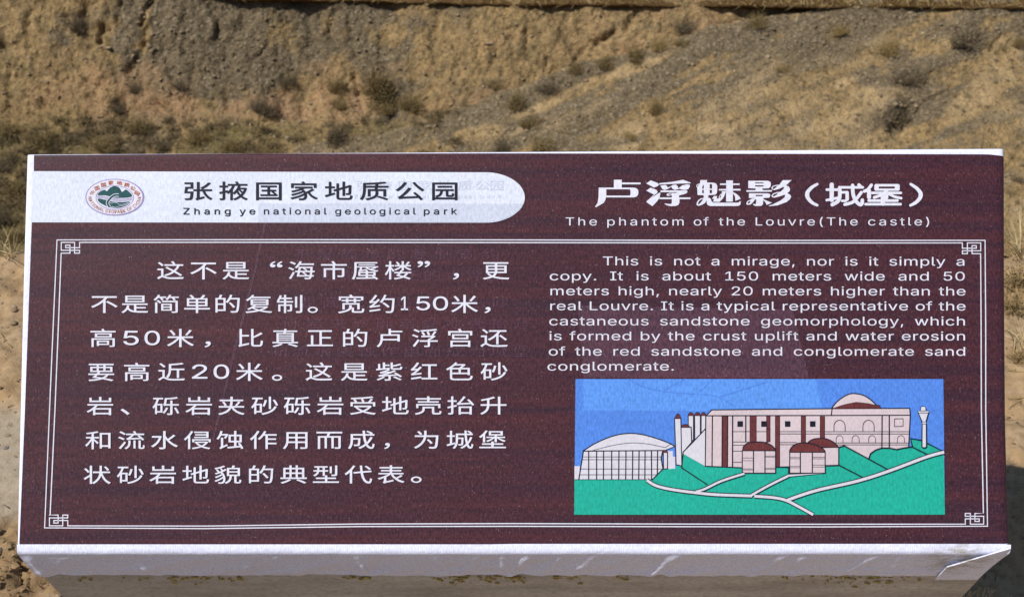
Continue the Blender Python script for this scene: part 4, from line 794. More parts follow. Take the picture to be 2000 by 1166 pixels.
T(P4, [(1250, 270), (1660, 270), (1688, 280), (1680, 310), (1640, 330), (1550, 352), (1552, 385), (1735, 385), (1735, 413), (1557, 413), (1557, 470), (1540, 505), (1500, 522), (1420, 527), (1360, 515), (1312, 490), (1325, 482), (1380, 492), (1425, 490), (1433, 470), (1433, 413), (1230, 413), (1230, 385), (1433, 385), (1433, 345), (1420, 352), (1380, 362), (1350, 355), (1345, 340), (1360, 322), (1400, 312), (1500, 312), (1525, 300), (1250, 300)], [(1368, 345), (1395, 347), (1432, 332), (1432, 322), (1400, 327)])
T(P5, [(70, 112), (190, 112), (185, 155), (300, 158), (345, 172), (370, 215), (368, 300), (358, 350), (330, 372), (215, 380), (20, 378), (12, 250), (35, 200), (60, 180)], [(130, 185), (130, 265), (102, 265), (105, 225)], [(235, 185), (262, 180), (278, 200), (278, 265), (235, 265)], [(102, 285), (130, 285), (130, 345), (102, 345)], [(235, 285), (275, 285), (275, 345), (235, 345)])
S(P5, [(70, 178), (25, 190), (4, 212), (18, 236), (55, 210)], 13, 9.09)
T(P5, [(120, 377), (215, 377), (200, 440), (150, 520), (90, 555), (30, 570), (3, 555), (5, 515), (30, 470), (70, 440), (120, 430), (135, 410)], [(25, 545), (35, 500), (75, 460), (120, 440), (100, 480), (55, 535)])
T(P5, [(190, 378), (212, 420), (250, 440), (270, 490), (300, 512), (745, 512), (765, 488), (785, 492), (780, 540), (760, 562), (720, 572), (240, 572), (200, 555), (182, 520), (183, 440)])
T(P5, [(275, 440), (310, 395), (365, 395), (360, 440), (410, 435), (440, 470), (390, 500), (290, 495), (315, 450)])
T(P5, [(528, 118), (648, 118), (645, 495), (525, 495)])
T(P5, [(418, 172), (765, 172), (765, 200), (418, 200)])
T(P5, [(400, 270), (782, 268), (782, 298), (400, 298)])
T(P5, [(450, 310), (525, 310), (500, 380), (470, 440), (400, 505), (370, 480), (400, 440), (395, 410), (420, 370), (450, 350)], [(412, 405), (438, 372), (430, 420), (415, 430)])
T(P5, [(640, 320), (700, 350), (760, 400), (785, 445), (690, 480), (685, 400), (645, 345)])
T(P5, [(920, 125), (1270, 125), (1312, 145), (1322, 185), (1312, 232), (1280, 258), (1165, 262), (1180, 292), (1338, 290), (1335, 318), (885, 320), (888, 292), (1045, 292), (1055, 262), (918, 255)], [(1040, 155), (1190, 155), (1190, 172), (1040, 172)], [(1040, 205), (1190, 205), (1190, 228), (1040, 228)])
T(P5, [(932, 345), (1270, 348), (1305, 360), (1310, 390), (1290, 425), (1190, 430), (1185, 450), (1230, 470), (1340, 515), (1245, 552), (1220, 500), (1185, 470), (1180, 540), (1150, 570), (1050, 572), (1000, 548), (1010, 535), (1055, 540), (1060, 452), (1040, 455), (1000, 510), (960, 545), (900, 552), (882, 530), (900, 490), (950, 460), (990, 440), (1055, 432), (930, 430)], [(1050, 375), (1175, 375), (1175, 398), (1050, 398)], [(905, 530), (915, 500), (960, 480), (945, 520)])
T(P5, [(1530, 115), (1690, 112), (1590, 205), (1640, 230), (1662, 270), (1650, 310), (1610, 345), (1660, 370), (1682, 405), (1660, 450), (1600, 500), (1440, 560), (1300, 575), (1280, 565), (1350, 545), (1500, 470), (1560, 420), (1575, 395), (1570, 370), (1480, 400), (1380, 425), (1340, 415), (1330, 385), (1360, 350), (1430, 325), (1490, 320), (1540, 275), (1555, 245), (1545, 232), (1460, 270), (1380, 290), (1340, 280), (1328, 250), (1355, 215), (1410, 200), (1470, 195)], [(1345, 270), (1365, 230), (1440, 208), (1410, 245), (1370, 270)], [(1350, 400), (1370, 365), (1450, 340), (1420, 375), (1380, 400)])
S(P6, [(255, 145), (180, 190), (125, 250), (115, 290), (125, 335), (180, 400), (255, 438)], (36, 50, 60, 50, 36), 7.143)
S(P6, [(1558, 145), (1640, 200), (1690, 260), (1697, 295), (1685, 340), (1630, 400), (1555, 440)], (36, 50, 60, 50, 36), 7.143)
for pts, w in (([(457, 152), (457, 365)], 60), ([(388, 222), (540, 222)], 36), ([(388, 367), (470, 352), (560, 330)], 36), ([(562, 190), (890, 190)], 36),
               ([(568, 195), (568, 320), (540, 385), (465, 430)], 52), ([(590, 258), (668, 258)], 36), ([(672, 262), (672, 355)], 48), ([(655, 378), (600, 378)], 34),
               ([(748, 162), (755, 280), (790, 375), (848, 428), (878, 415), (884, 368)], 50), ([(870, 260), (800, 350), (740, 400), (640, 428)], 44), ([(835, 155), (860, 178)], 44),
               ([(1010, 158), (960, 220), (912, 244)], 44), ([(977, 240), (977, 325)], 58), ([(1020, 267), (1420, 267)], 36), ([(1217, 235), (1217, 330)], 58),
               ([(1185, 282), (1110, 310), (1050, 330)], 40), ([(1260, 285), (1340, 322), (1425, 340)], 36), ([(972, 374), (1372, 374)], 38), ([(1170, 335), (1170, 415)], 62), ([(928, 424), (1416, 424)], 36)):
    S(P6, pts, w, 7.143)
T(P6, [(1070, 143), (1388, 143), (1405, 158), (1405, 222), (1388, 238), (1065, 238), (1050, 222), (1052, 158)], [(1112, 178), (1112, 206), (1336, 206), (1336, 178)])
for t, a, b in (('The', 1104.6, 1165.7), ('phantom', 1186, 1335), ('of', 1354.6, 1384), ('the', 1403.5, 1454.7), ('Louvre(The', 1475.5, 1674.6), ('castle)', 1695, 1814)):
    latin_word(A, t, a, b, 440.8, 15.6, 'letter', 0.0, 1.42)
A.done('title_text', 0.0011)

# Chinese paragraph
A = Art()
rows = [(528.3, [('这', 333.3), ('不', 398), ('是', 461), ('海', 589), ('市', 652.5), ('蜃', 713.5), ('楼', 778), ('更', 969)]),
        (593.7, [('不', 204.5), ('是', 264), ('简', 325), ('单', 385.5), ('的', 445), ('复', 506), ('制', 566), ('宽', 686), ('约', 746), ('米', 907.6)]),
        (660, [('高', 202), ('米', 353), ('比', 490), ('真', 557.5), ('正', 625.3), ('的', 694), ('卢', 761), ('浮', 830), ('宫', 899), ('还', 965)]),
        (725.8, [('要', 198.5), ('高', 267.7), ('近', 335.5), ('米', 487.5), ('这', 623.3), ('是', 692), ('紫', 760.5), ('红', 828.5), ('色', 897.5), ('砂', 965)]),
        (792, [('岩', 195.8), ('砾', 324.6), ('岩', 388.7), ('夹', 452.6), ('砂', 517.4), ('砾', 580.6), ('岩', 645), ('受', 709), ('地', 772.4), ('壳', 836.5), ('抬', 900), ('升', 963.7)]),
        (858.6, [('和', 192), ('流', 257.4), ('水', 322), ('侵', 386), ('蚀', 449.6), ('作', 515), ('用', 577), ('而', 643.6), ('成', 706), ('为', 832.7), ('城', 898.4), ('堡', 962)]),
        (926, [('状', 190.7), ('砂', 255.4), ('岩', 318.5), ('地', 382.8), ('貌', 445.7), ('的', 510.5), ('典', 574), ('型', 637), ('代', 700.4), ('表', 764)])]
for cy, cs in rows:
    for ch, cx in cs: han(A, ch, cx, cy - (1.2 * (cx - 570) / 800 if cy > 700 else 0), 55.8, 38.2, 'letter', 0.22)
for ch, x0, x1, y0, y1 in (('“', 528, 552, 511, 522.3), ('”', 816, 840, 510.5, 522), ('，', 885, 896.3, 534, 546), ('。', 601.5, 621, 599.5, 611), ('，', 946.6, 958, 600, 611.4), ('，', 400.5, 412, 667, 678),
                           ('。', 532, 551.3, 731.8, 743), ('、', 236.6, 253.7, 798, 809.5), ('，', 751, 761.5, 864.7, 876), ('。', 803, 823.3, 930, 942)):
    fit(A, 'c', ch, x0, x1, y0, y1, 'letter', 0.3)
for ch, x0, x1, y0, y1 in (('1', 783.5, 797, 579.5, 605.7), ('5', 813.6, 840, 579.5, 606), ('0', 846, 875, 579.2, 606.2), ('5', 242, 271.6, 646.3, 673.8), ('0', 283.3, 313, 646, 674), ('2', 376, 405.6, 711.8, 739), ('0', 418, 448, 711.8, 739.4)):
    fit(A, 'l', ch, x0, x1, y0, y1, 'letter', 0.25)
A.done('chinese_paragraph', 0.0011)

# English paragraph
A = Art()
ENG = [('This is not a mirage, nor is it simply a', 1175.7, 1885.6, 518.4, 519.2), ('copy. It is about 150 meters wide and 50', 1072, 1886, 547.6, 548.2), ('meters high, nearly 20 meters higher than the', 1072.4, 1886.8, 576.6, 577.2),
       ('real Louvre. It is a typical representative of the', 1072, 1886.8, 605.8, 606.4), ('castaneous sandstone geomorphology, which', 1071, 1886.6, 635.4, 635.6), ('is formed by the crust uplift and water erosion', 1071, 1886.8, 664.4, 664.8),
       ('of the red sandstone and conglomerate sand', 1070, 1887, 694.2, 694.6), ('conglomerate.', 1069.3, 1315.8, 723.4, 723.8)]
for t, x0, x1, ya, yb in ENG:
    if t == 'conglomerate.': latin_word(A, t, x0, x1, ya, 17.0, 'letter', 0.0, 1.55)
    else: latin(A, t.split(), x0, x1, ya, yb, 17.0, 1.52, 'letter', 13)
A.done('english_paragraph', 0.0011)

# the little drawing
A = Art(8e-6)
a = lambda x, y: (1100 + x / 4.02, 730 + y / 4.02)
b = lambda x, y: (1460 + x / 4.02, 730 + y / 4.02)
c = lambda x, y: (1420 + x / 5.83, 760 + y / 5.83)
LW = 2.3
def ln(f, pts, w=LW, sm=False): A.stroke([f(*p) for p in (smooth(pts, 5) if sm else pts)], w, 'ink')
def ol(f, pts, m, w=LW):
    A.poly([f(*p) for p in pts], m); A.stroke([f(*p) for p in pts], w, 'ink', True)
A.poly([(1124, 740), (1841.8, 740), (1844.8, 1004.3), (1121.3, 1004.5)], 'skyblue')
A.poly([(1139, 740.4), (1592, 740.4), (1607, 802), (1300, 802), (1139.5, 801)], 'skypale')
for pts in ([(505, 40), (640, 105), (800, 140), (1000, 158), (1200, 175), (1350, 260)], [(790, 130), (960, 40)], [(1050, 160), (1180, 40)], [(1230, 180), (1608, 62)]):
    A.stroke([a(*p) for p in smooth(pts, 4)], 2.6, 'skyblue')
gtop = [a(*p) for p in ((88, 828), (690, 832), (760, 770), (790, 745), (885, 742), (890, 712), (940, 625), (1110, 722), (1400, 737))] + [b(*p) for p in ((215, 728), (320, 730), (610, 718), (712, 715), (712, 575), (755, 562), (945, 672), (960, 625), (1050, 580), (1165, 592), (1285, 570), (1275, 505), (1360, 520), (1420, 545), (1520, 600), (1538, 625))] + [(1844.8, 1004.3), (1121.3, 1004.5)]
A.poly(gtop, 'green')
A.poly([a(88, 722), a(130, 722), a(122, 828), a(88, 828)], 'palewall')
A.poly([a(822, 605), a(860, 605), a(860, 648), a(878, 648), a(878, 742), a(818, 745)], 'palewall')
A.poly([a(158, 605), a(780, 605), a(768, 660), a(782, 745), a(695, 832), a(122, 826)], 'palewall')
roof = [(155, 605)] + smooth([(155, 605), (250, 545), (380, 490), (500, 467), (620, 475), (760, 515), (850, 552), (873, 570)], 5) + [(800, 600)]
ol(a, roof, 'palewall')
ln(a, [(215, 605), (380, 562), (530, 541), (660, 549), (800, 577)], 1.2, True); ln(a, [(800, 577), (850, 545)], 1.2)
for xt, xb, yb_ in ((200, 200, 828), (262, 262, 828), (317, 315, 828), (380, 380, 828), (437, 435, 829), (492, 490, 829), (545, 543, 830), (595, 592, 830), (642, 640, 831), (692, 693, 832), (740, 738, 790)):
    ln(a, [(xt, 605), (xb, yb_)])
for y, x0, x1 in ((650, 150, 772), (672, 147, 768), (745, 135, 782), (790, 130, 738), (828, 88, 695)): ln(a, [(x0, y), (x1, y)], 1.2)
ln(a, [(158, 605), (122, 828)]); ln(a, [(780, 605), (768, 660), (782, 745), (695, 832)])
ol(a, [(785, 615), (818, 615), (818, 743), (787, 745)], 'palewall'); A.poly([a(782, 602), a(815, 600), a(818, 616), a(783, 616)], 'roofred')
for x0, x1 in ((980, 1022), (1030, 1076), (1082, 1118)):
    ol(a, [(x0, 326), (x1, 326), (x1, 430 if x0 > 1050 else 520), (x0 + 2, 530)], 'palewall')
    A.poly([a(*p) for p in [(x0, 326)] + [(x0 + (x1 - x0) * t, 326 - 26 * math.sin(math.pi * t) ** 0.5) for t in (.05, .2, .4, .6, .8, .95)] + [(x1, 326)]], 'roofred')
    ln(a, [(x0, 326)] + [(x0 + (x1 - x0) * t, 326 - 26 * math.sin(math.pi * t) ** 0.5) for t in (.05, .2, .4, .6, .8, .95)] + [(x1, 326)], 1.2)
ol(a, [(918, 418), (1003, 418), (1008, 535), (940, 615), (930, 722)], 'palewall')
for x0, x1, y, h in ((925, 992, 418, 24), (878, 920, 349, 37)):
    if y == 349: ol(a, [(873, 349), (922, 349), (930, 720), (885, 712)], 'palewall')
    cap = [(x0, y)] + [(x0 + (x1 - x0) * t, y - h * math.sin(math.pi * t) ** 0.5) for t in (.05, .2, .4, .6, .8, .95)] + [(x1, y)]
    ol(a, cap, 'roofred', 1.2)
A.poly([a(1115, 430), a(1113, 722), a(940, 625), a(940, 612)], 'palewall')
ln(a, [(1115, 430), (1010, 542), (940, 612), (928, 735), (1130, 868)])
fac = [a(1120, 328), b(1272, 322), b(1262, 570), b(1165, 592), b(1050, 580), b(960, 625), b(945, 672), b(755, 562), b(712, 575), b(712, 715), b(250, 725), a(1400, 735), a(1115, 722)]
A.poly(fac, 'pinkwall')
A.poly([a(1120, 328), a(1165, 282), b(660, 270), b(1270, 270), b(1275, 322)], 'pinkwall')
ln(lambda x, y: (x, y), [a(1120, 328), a(1165, 282), b(660, 272), b(1270, 270), b(1275, 322), b(1262, 570)])
ln(lambda x, y: (x, y), [a(1120, 328), b(1275, 324)]); ln(b, [(662, 272), (654, 325)])
ln(a, [(1118, 328), (1114, 723), (1400, 735)]); ln(a, [(1170, 328), (1167, 724)])
A.poly([a(1247, 330), a(1290, 330), a(1288, 728), a(1245, 727)], 'roofred'); ln(a, [(1247, 330), (1245, 727)]); ln(a, [(1290, 330), (1288, 728)]); ln(a, [(1328, 330), (1327, 730)])
for x0, x1, yb_ in ((258, 330, 598), (447, 487, 600), (547, 596, 876), (841, 890, 612), (1057, 1107, 556)):
    A.poly([c(x0, 305), c(x1, 305), c(x1, yb_), c(x0, yb_)], 'roofred'); ln(c, [(x0, 305), (x0, yb_)], 1.3); ln(c, [(x1, 305), (x1, yb_)], 1.3)
ln(c, [(210, 305), (210, 600)]); ln(c, [(61, 305), (60, 880)])
for x0 in (115, 385, 655, 940): A.poly([c(x0, 362), c(x0 + 63, 362), c(x0 + 63, 426), c(x0, 426)], 'ink')
for y, x0, x1 in ((480, 60, 260), (480, 330, 450), (598, 60, 250), (635, 60, 200), (702, 60, 166), (828, 60, 166), (480, 597, 841), (506, 597, 841), (480, 890, 1057), (506, 890, 1057), (604, 597, 790), (628, 597, 755), (600, 330, 470), (452, 447, 487)):
    ln(c, [(x0, y), (x1, y)], 1.15)
for y, x0 in ((452, 605), (470, 605), (540, 690), (555, 700)): ln(b, [(x0, y), (1265, y)], 1.15)
ln(b, [(1053, 326), (1051, 580)]); ln(b, [(1109, 326), (1109, 582)])
for x0, x1, y0, y1 in ((675, 763, 362, 450), (902, 990, 362, 450), (692, 746, 482, 538), (817, 873, 482, 538), (947, 1001, 482, 538), (1173, 1228, 482, 538)):
    h = (y1 - y0) * 0.55
    ln(b, [(x0, y1)] + [((x0 + x1) / 2 - (x1 - x0) / 2 * math.cos(t * math.pi / 10), y0 + h - h * math.sin(t * math.pi / 10)) for t in range(11)] + [(x1, y1)], 1.3 if y0 < 400 else 1.0)
A.stroke([b(*p) for p in ((1150, 352), (1217, 350), (1217, 410), (1150, 412))], 1.3, 'ink', True)
ol(b, smooth([(658, 268), (700, 218), (760, 174), (820, 154), (900, 166), (960, 200), (1008, 245)], 5) + [(1008, 268)], 'pinkwall')
ol(b, [(664, 270), (720, 252), (760, 240), (850, 222), (940, 232), (1000, 245), (1035, 246), (1040, 270)], 'roofred', 1.2)
ol(b, [(580, 576), (712, 575), (712, 715), (608, 718)], 'pinkwall'); ol(b, smooth([(465, 542), (505, 514), (560, 505), (620, 510), (680, 540), (710, 575)], 4) + [(580, 577)], 'roofred')
for xl, xr, yw, yb_, rf, vl, hl in ((170, 548, 697, 952, [(175, 697), (185, 650), (230, 612), (310, 599), (420, 603), (500, 636), (545, 682), (548, 697)], (297, 428), ((780, 170, 297), (810, 170, 297), (903, 170, 297), (915, 170, 297), (758, 430, 548), (770, 430, 548), (895, 430, 548), (909, 430, 548))),
                                     (709, 1112, 715, 952, [(708, 715), (716, 680), (760, 632), (830, 610), (930, 613), (1040, 646), (1103, 692), (1110, 715)], (830, 966), ((774, 709, 830), (788, 709, 830), (875, 709, 830), (890, 709, 830), (772, 966, 1112), (788, 966, 1112), (860, 966, 1112), (882, 966, 1112)))):
    ol(c, [(xl, yw), (xr, yw), (xr, yb_), (xl, yb_)], 'pinkwall'); ol(c, smooth(rf, 4), 'roofred')
    for x in vl: ln(c, [(x, yw), (x, yb_)])
    for y, x0, x1 in hl: ln(c, [(x0, y), (x1, y)], 1.0)
for pts in ([(715, 715), (920, 820)], [(712, 575), (755, 562), (1110, 755)], [(945, 672), (960, 625), (1000, 596), (1050, 580), (1110, 580), (1165, 592), (1220, 580), (1285, 570), (1425, 640)], [(1290, 568), (1275, 505), (1360, 520)], [(1400, 540), (1520, 600), (1505, 610)], [(215, 728), (320, 730), (318, 780)], [(612, 718), (712, 715)]):
    ln(b, pts)
roads = [(a, [(655, 832), (730, 876), (860, 906), (1040, 930), (1200, 945), (1480, 955)], 5.2), (b, [(50, 957), (200, 968), (300, 990), (400, 1040), (512, 1102)], 5.2), (a, [(1040, 922), (1110, 900), (1240, 838), (1420, 780)], 4.2), (b, [(20, 955), (70, 925), (180, 865), (320, 796)], 4.4), (b, [(300, 992), (400, 955), (560, 906), (860, 838), (1100, 762), (1400, 650), (1538, 612)], 5.6)]
for f, pts, w in roads: A.stroke([f(*p) for p in smooth(pts, 5)], w + 3.4, 'ink')
A.poly([b(322, 784), b(620, 776), b(480, 792), b(316, 808)], 'ink')
for f, pts, w in roads: A.stroke([f(*p) for p in smooth(pts, 5)], w, 'palewall')
A.poly([b(322, 788), b(590, 779), b(470, 789), b(316, 804)], 'palewall')
ol(b, [(1366, 390), (1398, 390), (1400, 570), (1390, 578), (1372, 578), (1364, 570)], 'palewall')
ol(b, [(1336, 305), (1415, 305), (1395, 378), (1366, 378)], 'palewall'); ol(b, [(1334, 290), (1418, 290), (1418, 305), (1334, 305)], 'palewall', 1.2)
ol(b, [(1366, 376), (1398, 376), (1398, 391), (1366, 391)], 'palewall', 1.0); ol(b, [(1354, 290), (1354, 266), (1362, 254), (1386, 254), (1394, 266), (1394, 290)], 'palewall', 1.3)
# trim anything past the drawing's edge with the same brown margin
A.done('castle_drawing', 0.0011)

# loose triangular flap of cloth at the right end of the lip
Q = [LF(1974, 1071, 0.004), LF(1850, 1107.5, 0.006), LF(1826, 1131.5, 0.003), LF(1908.5, 1131.5, 0.001), LF(1975, 1073, 0.001)]
bm = bmesh.new()
vs = [bm.verts.new(q) for q in Q]; vb = [bm.verts.new(q - FPN * 0.0015) for q in Q]
bm.faces.new(vs[::-1]); bm.faces.new(vb)
for i in range(5):
    j = (i + 1) % 5
    bm.faces.new((vs[i], vs[j], vb[j], vb[i]))
bmesh.ops.recalc_face_normals(bm, faces=bm.faces)
me = bpy.data.meshes.new('corner_flap'); bm.to_mesh(me); bm.free()
child('corner_flap', me, [W.m])
# ---- concrete lectern under the cloth
CN = NT('weathered_concrete', 0.9, 0.15)
n1 = CN.noise(CN.map((7, 26, 26)), 1.0, 5.0, 0.6)
n2 = CN.noise(CN.co, 140, 3.0, 0.6)
cc = CN.ramp(n1, [(0.25, (0.30, 0.275, 0.245)), (0.5, (0.45, 0.415, 0.375)), (0.75, (0.56, 0.525, 0.49))])
cc = CN.mix(CN.maprange(n2, 0.45, 0.7, 0, 0.5), cc, (0.25, 0.21, 0.17))
hem = CN.noise(CN.map((18, 5, 5)), 1.0, 3.0)
CN.color(cc)
CN.normal(CN.bump(n1, 0.6, 0.004, CN.bump(n2, 0.5, 0.0015)))
top = [(toL(CAM + (0 * CF)),)]
TLc = Vector((*L(58, 306), -0.004)); TRc = Vector((*L(1958, 297), -0.004)); BLc = Vector((*L(40, 1063), -0.004)); BRc = Vector((*L(1966, 1063), -0.004))
fl0 = LF(48, 1085, -0.004); fr0 = LF(1955, 1085, -0.004)
s_lo = 1166
fl1 = LF(107, 1170, -0.004); fr1 = LF(1874, 1170, -0.004)
inv = FACE_M
def toW(q): return inv @ q
pl = [toW(q) for q in (TLc, TRc, BRc, BLc, fl0, fr0, fl1, fr1)]
k0 = (pl[6].z - 0.17) / (pl[4].z - pl[6].z)
fl2 = pl[6] + (pl[6] - pl[4]) * k0; fr2 = pl[7] + (pl[7] - pl[5]) * k0
xs = min(-fl2.x, fr2.x); xs = max(xs, 0.34)
ped = [Vector((-xs, fl2.y, fl2.z)), Vector((xs, fr2.y, fr2.z)), Vector((-xs, fl2.y, -0.15)), Vector((xs, fr2.y, -0.15))]
TH = 0.08
bk = [pl[0] + Vector((0.02, TH, -0.075)), pl[1] + Vector((-0.02, TH, -0.075)), Vector((-xs - .03, fl2.y + 0.26, 0.17)), Vector((xs + .03, fl2.y + 0.26, 0.17)), Vector((-xs, fl2.y + 0.24, -0.15)), Vector((xs, fl2.y + 0.24, -0.15))]
TL_, TR_, BR_, BL_, FL0, FR0, FL1, FR1 = pl
rowsV = [[bk[0], TL_, TR_, bk[1]]]
bm = bmesh.new()
nv = lambda q: bm.verts.new(q - BASE)
tl, tr, br, bl, f0, f1, g0, g1 = [nv(q) for q in (TL_, TR_, BR_, BL_, FL0, FR0, ped[0], ped[1])]
h0, h1 = nv(ped[2]), nv(ped[3])
B0, B1, B2, B3, B4, B5 = [nv(q) for q in bk]
for f in ((tl, tr, br, bl), (bl, br, f1, f0), (f0, f1, g1, g0), (g0, g1, h1, h0), (tl, B0, B1, tr), (B0, B2, B3, B1), (B2, B4, B5, B3), (h0, h1, B5, B4),
          (tl, bl, f0, B0), (f0, g0, B2, B0), (g0, h0, B4, B2), (tr, B1, f1, br), (f1, B1, B3, g1), (g1, B3, B5, h1)):
    bm.faces.new(f)
bmesh.ops.recalc_face_normals(bm, faces=bm.faces)
bmesh.ops.subdivide_edges(bm, edges=bm.edges[:], cuts=5, use_grid_fill=True)
bmesh.ops.triangulate(bm, faces=[f for f in bm.faces if len(f.verts) > 4])
me = bpy.data.meshes.new('lectern'); bm.to_mesh(me); bm.free()
lectern = link('lectern', me, sign, [CN.m])

# dried yellow glue squeezed out along the hem of the cloth
GM = NT('dried_glue', 0.7, 0.3)
GM.color(GM.ramp(GM.noise(GM.co, 160, 3), [(0.3, (0.26, 0.16, 0.03)), (0.7, (0.60, 0.44, 0.13))]))
random.seed(11)
ico = bmesh.new(); bmesh.ops.create_icosphere(ico, subdivisions=1, radius=1.0)
IV = np.array([v.co for v in ico.verts]); IF = np.array([[v.index for v in f.verts] for f in ico.faces]); ico.free()
GV, GF = [], []
nb = 0
spans = [(330, 470, 34, 3.5), (670, 720, 12, 3), (845, 1020, 60, 4), (1000, 1030, 8, 3), (1080, 1150, 16, 3), (1205, 1230, 6, 2.5), (1610, 1720, 46, 7), (1500, 1800, 44, 6), (1715, 1765, 22, 7), (100, 300, 14, 2)]
for x0, x1, n, sp in spans:
    for _ in range(n):
        px = random.uniform(x0, x1); py = ledge_y(px) + 1.0 + abs(random.gauss(0, sp * 1.6))
        p = FACE_M @ LF(px, py, -0.002) - BASE
        r = random.uniform(0.0006, 0.0018)
        S3 = np.array([random.uniform(1.2, 3.2), 1.0, random.uniform(0.7, 1.2)]) * r
        GV.append((IV + np.random.default_rng(nb).normal(0, 0.16, IV.shape)) * S3 + np.array(p)); GF.append(IF + nb * len(IV)); nb += 1
glue = link('glue_residue', mesh_np('glue_residue', np.concatenate(GV), np.concatenate(GF)), sign, [GM.m])
tag(glue, kind='stuff')
# ------------------------------------------------------------------ terrain
CY, CZ = CAM.y, CAM.z
def Dpt(px, py, d):
    """world point d metres ahead (horizontally) on the line of sight of a photo pixel"""
    q = ray(px, py); t = d / q.y
    return CAM + q * t
def smax(a_, b_, k):
    h = np.clip(0.5 + 0.5 * (a_ - b_) / k, 0, 1)
    return b_ + (a_ - b_) * h + k * h * (1 - h)
XA, DA, ZA = -1.88, 12.6, -5.06
def edge_y(x):
    return 1.27 + 0.05 * fbm(x * 1.7, 0 * x, 0, 71, 3) + 0.02 * fbm(x * 9, 0 * x, 0, 72, 3)
def foot_d(x): return 13.0 + 0.22 * fbm(x * 0.5, 0 * x, 0, 2, 3) - 0.10 * sstep(-4.5, -6.5, x) + 0.10 * sstep(-4.2, -2.0, x)
def spur_gx(x): return 0.126 * (np.minimum(x, 2.5) - XA) + 0.01 * np.maximum(x - 2.5, 0)
def lip(x):
    """distance and height of the turf ledge's lip"""
    x = np.asarray(x, dtype=float)
    py = np.interp(x, [-4, -1.8, 0, 6], [-8, -2, 5, 12])
    tn = np.tan(PITCH - np.arctan((583 - py) / FPX))
    d1 = (CZ + 4.95 + 1.22 * foot_d(x)) / (1.22 + tn)
    d2 = (CZ - ZA - spur_gx(x) + 0.55 * DA) / (0.55 + tn)
    d = np.minimum(d1, d2)
    return d, CZ - d * tn
def z_top(x): return lip(x)[1]
def far_z(x, y):
    d = y - CY
    floor = -4.95 + 0.25 * (d - 13.0) + 0.14 * fbm(x * 0.35, y * 0.35, 0, 1, 3)
    foot = foot_d(x)
    cliff = -4.95 + 1.22 * (d - foot)
    gx = spur_gx(x)
    crest = 12.6 + 0.2193 * (x - XA) + 0.05 * fbm(x * 1.2, 0 * x, 0, 4, 3)
    ff = ZA + gx + 0.55 * (np.minimum(d, crest) - DA) + 0.10 * fbm(x * 0.45, d * 0.45, 0, 5, 3)
    ff = ff - 0.55 * np.maximum(d - crest, 0)
    ff = np.where(x < XA - 1.5, ff - 0.5 * (XA - 1.5 - x), ff)
    z = smax(floor, cliff, 0.10)
    z = smax(z, ff, 0.05)
    dl, zt = lip(x); zt = zt + 0.10 * np.maximum(d - dl, 0)
    lim = sstep(-4.3, -3.7, x)
    zlim = np.minimum(z, zt) * lim + np.minimum(z, zt + 1.3) * (1 - lim)
    near = -0.86 * (y - edge_y(x)) - 0.02
    near = np.where(y < 1.0, 0, near)
    return np.maximum(zlim, np.where(d < 9.5, near, -99)), ff - cliff, crest - d

def axis(segs):
    out = [segs[0][0]]
    for a_, b_, st in segs:
        n = max(1, int(round((b_ - a_) / st)))
        out += list(np.linspace(a_, b_, n + 1)[1:])
    return np.array(out)
gxs = axis([(-60, -14, 2.0), (-14, -8, 0.15), (-8, 8, 0.026), (8, 14, 0.15), (14, 60, 2.0)])
gys = axis([(1.30, 7.8, 0.12), (7.8, 11.2, 0.03), (11.2, 13.2, 0.018), (13.2, 15, 0.12), (15, 90, 2.5)])
X, Y = np.meshgrid(gxs, gys)
Z, spur, crestd = far_z(X, Y)
# surface relief: rills and pits on the cliff, cobbles on the spur
D = Y - CY
is_spur = sstep(-0.03, 0.06, spur) * sstep(-0.15, 0.05, crestd)
on_cliff = (1 - is_spur) * sstep(12.75, 13.15, D)
P = np.stack([X, Y, Z], -1)
gu = np.gradient(P, axis=1); gv = np.gradient(P, axis=0)
NN = np.cross(gu, gv); NN /= np.linalg.norm(NN, axis=-1, keepdims=True)
rill = 1 - np.abs(fbm(X * 3.2 + 0.8 * Z, Z * 0.9, Y * 0.9, 21, 4)) * 2.4
rill2 = 1 - np.abs(fbm(X * 8.0 - 4.5 * Z, Z * 3.4, Y * 3.4, 22, 4, 0.6)) * 2.4
lump = fbm(X * 5.5, Y * 5.5, Z * 5.5, 23, 5, 0.6)
fine = fbm(X * 22, Y * 22, Z * 22, 24, 3, 0.6)
pit = np.clip(fbm(X * 7.5, Y * 7.5, Z * 6.0, 25, 3, 0.6) - 0.22, 0, 1)
streak = fbm((X * 0.94 + D * 0.34) * 1.1, (-X * 0.34 + D * 0.94) * 6.0, 0, 26, 4, 0.6)
leftk = sstep(2.2, -1.5, X)
disp = on_cliff * (-0.040 * np.maximum(rill, 0) ** 3 * (0.4 + 0.6 * leftk) - 0.020 * np.maximum(rill2, 0) ** 3 + 0.026 * lump - 0.03 * pit + 0.026 * fine + 0.17 * fbm(X * 1.2 + 0.9 * Z, Z * 0.5, Y * 0.5, 27, 4, 0.55))
disp += is_spur * (0.075 * fbm((X * 0.94 + D * 0.34) * 0.6, (-X * 0.34 + D * 0.94) * 2.6, 0, 28, 3, 0.5) + 0.022 * lump + 0.014 * fine + 0.022 * streak - 0.06 * np.clip(pit - 0.12, 0, 1))
disp += (1 - on_cliff) * (1 - is_spur) * (0.06 * lump + 0.016 * fine - 0.06 * pit)
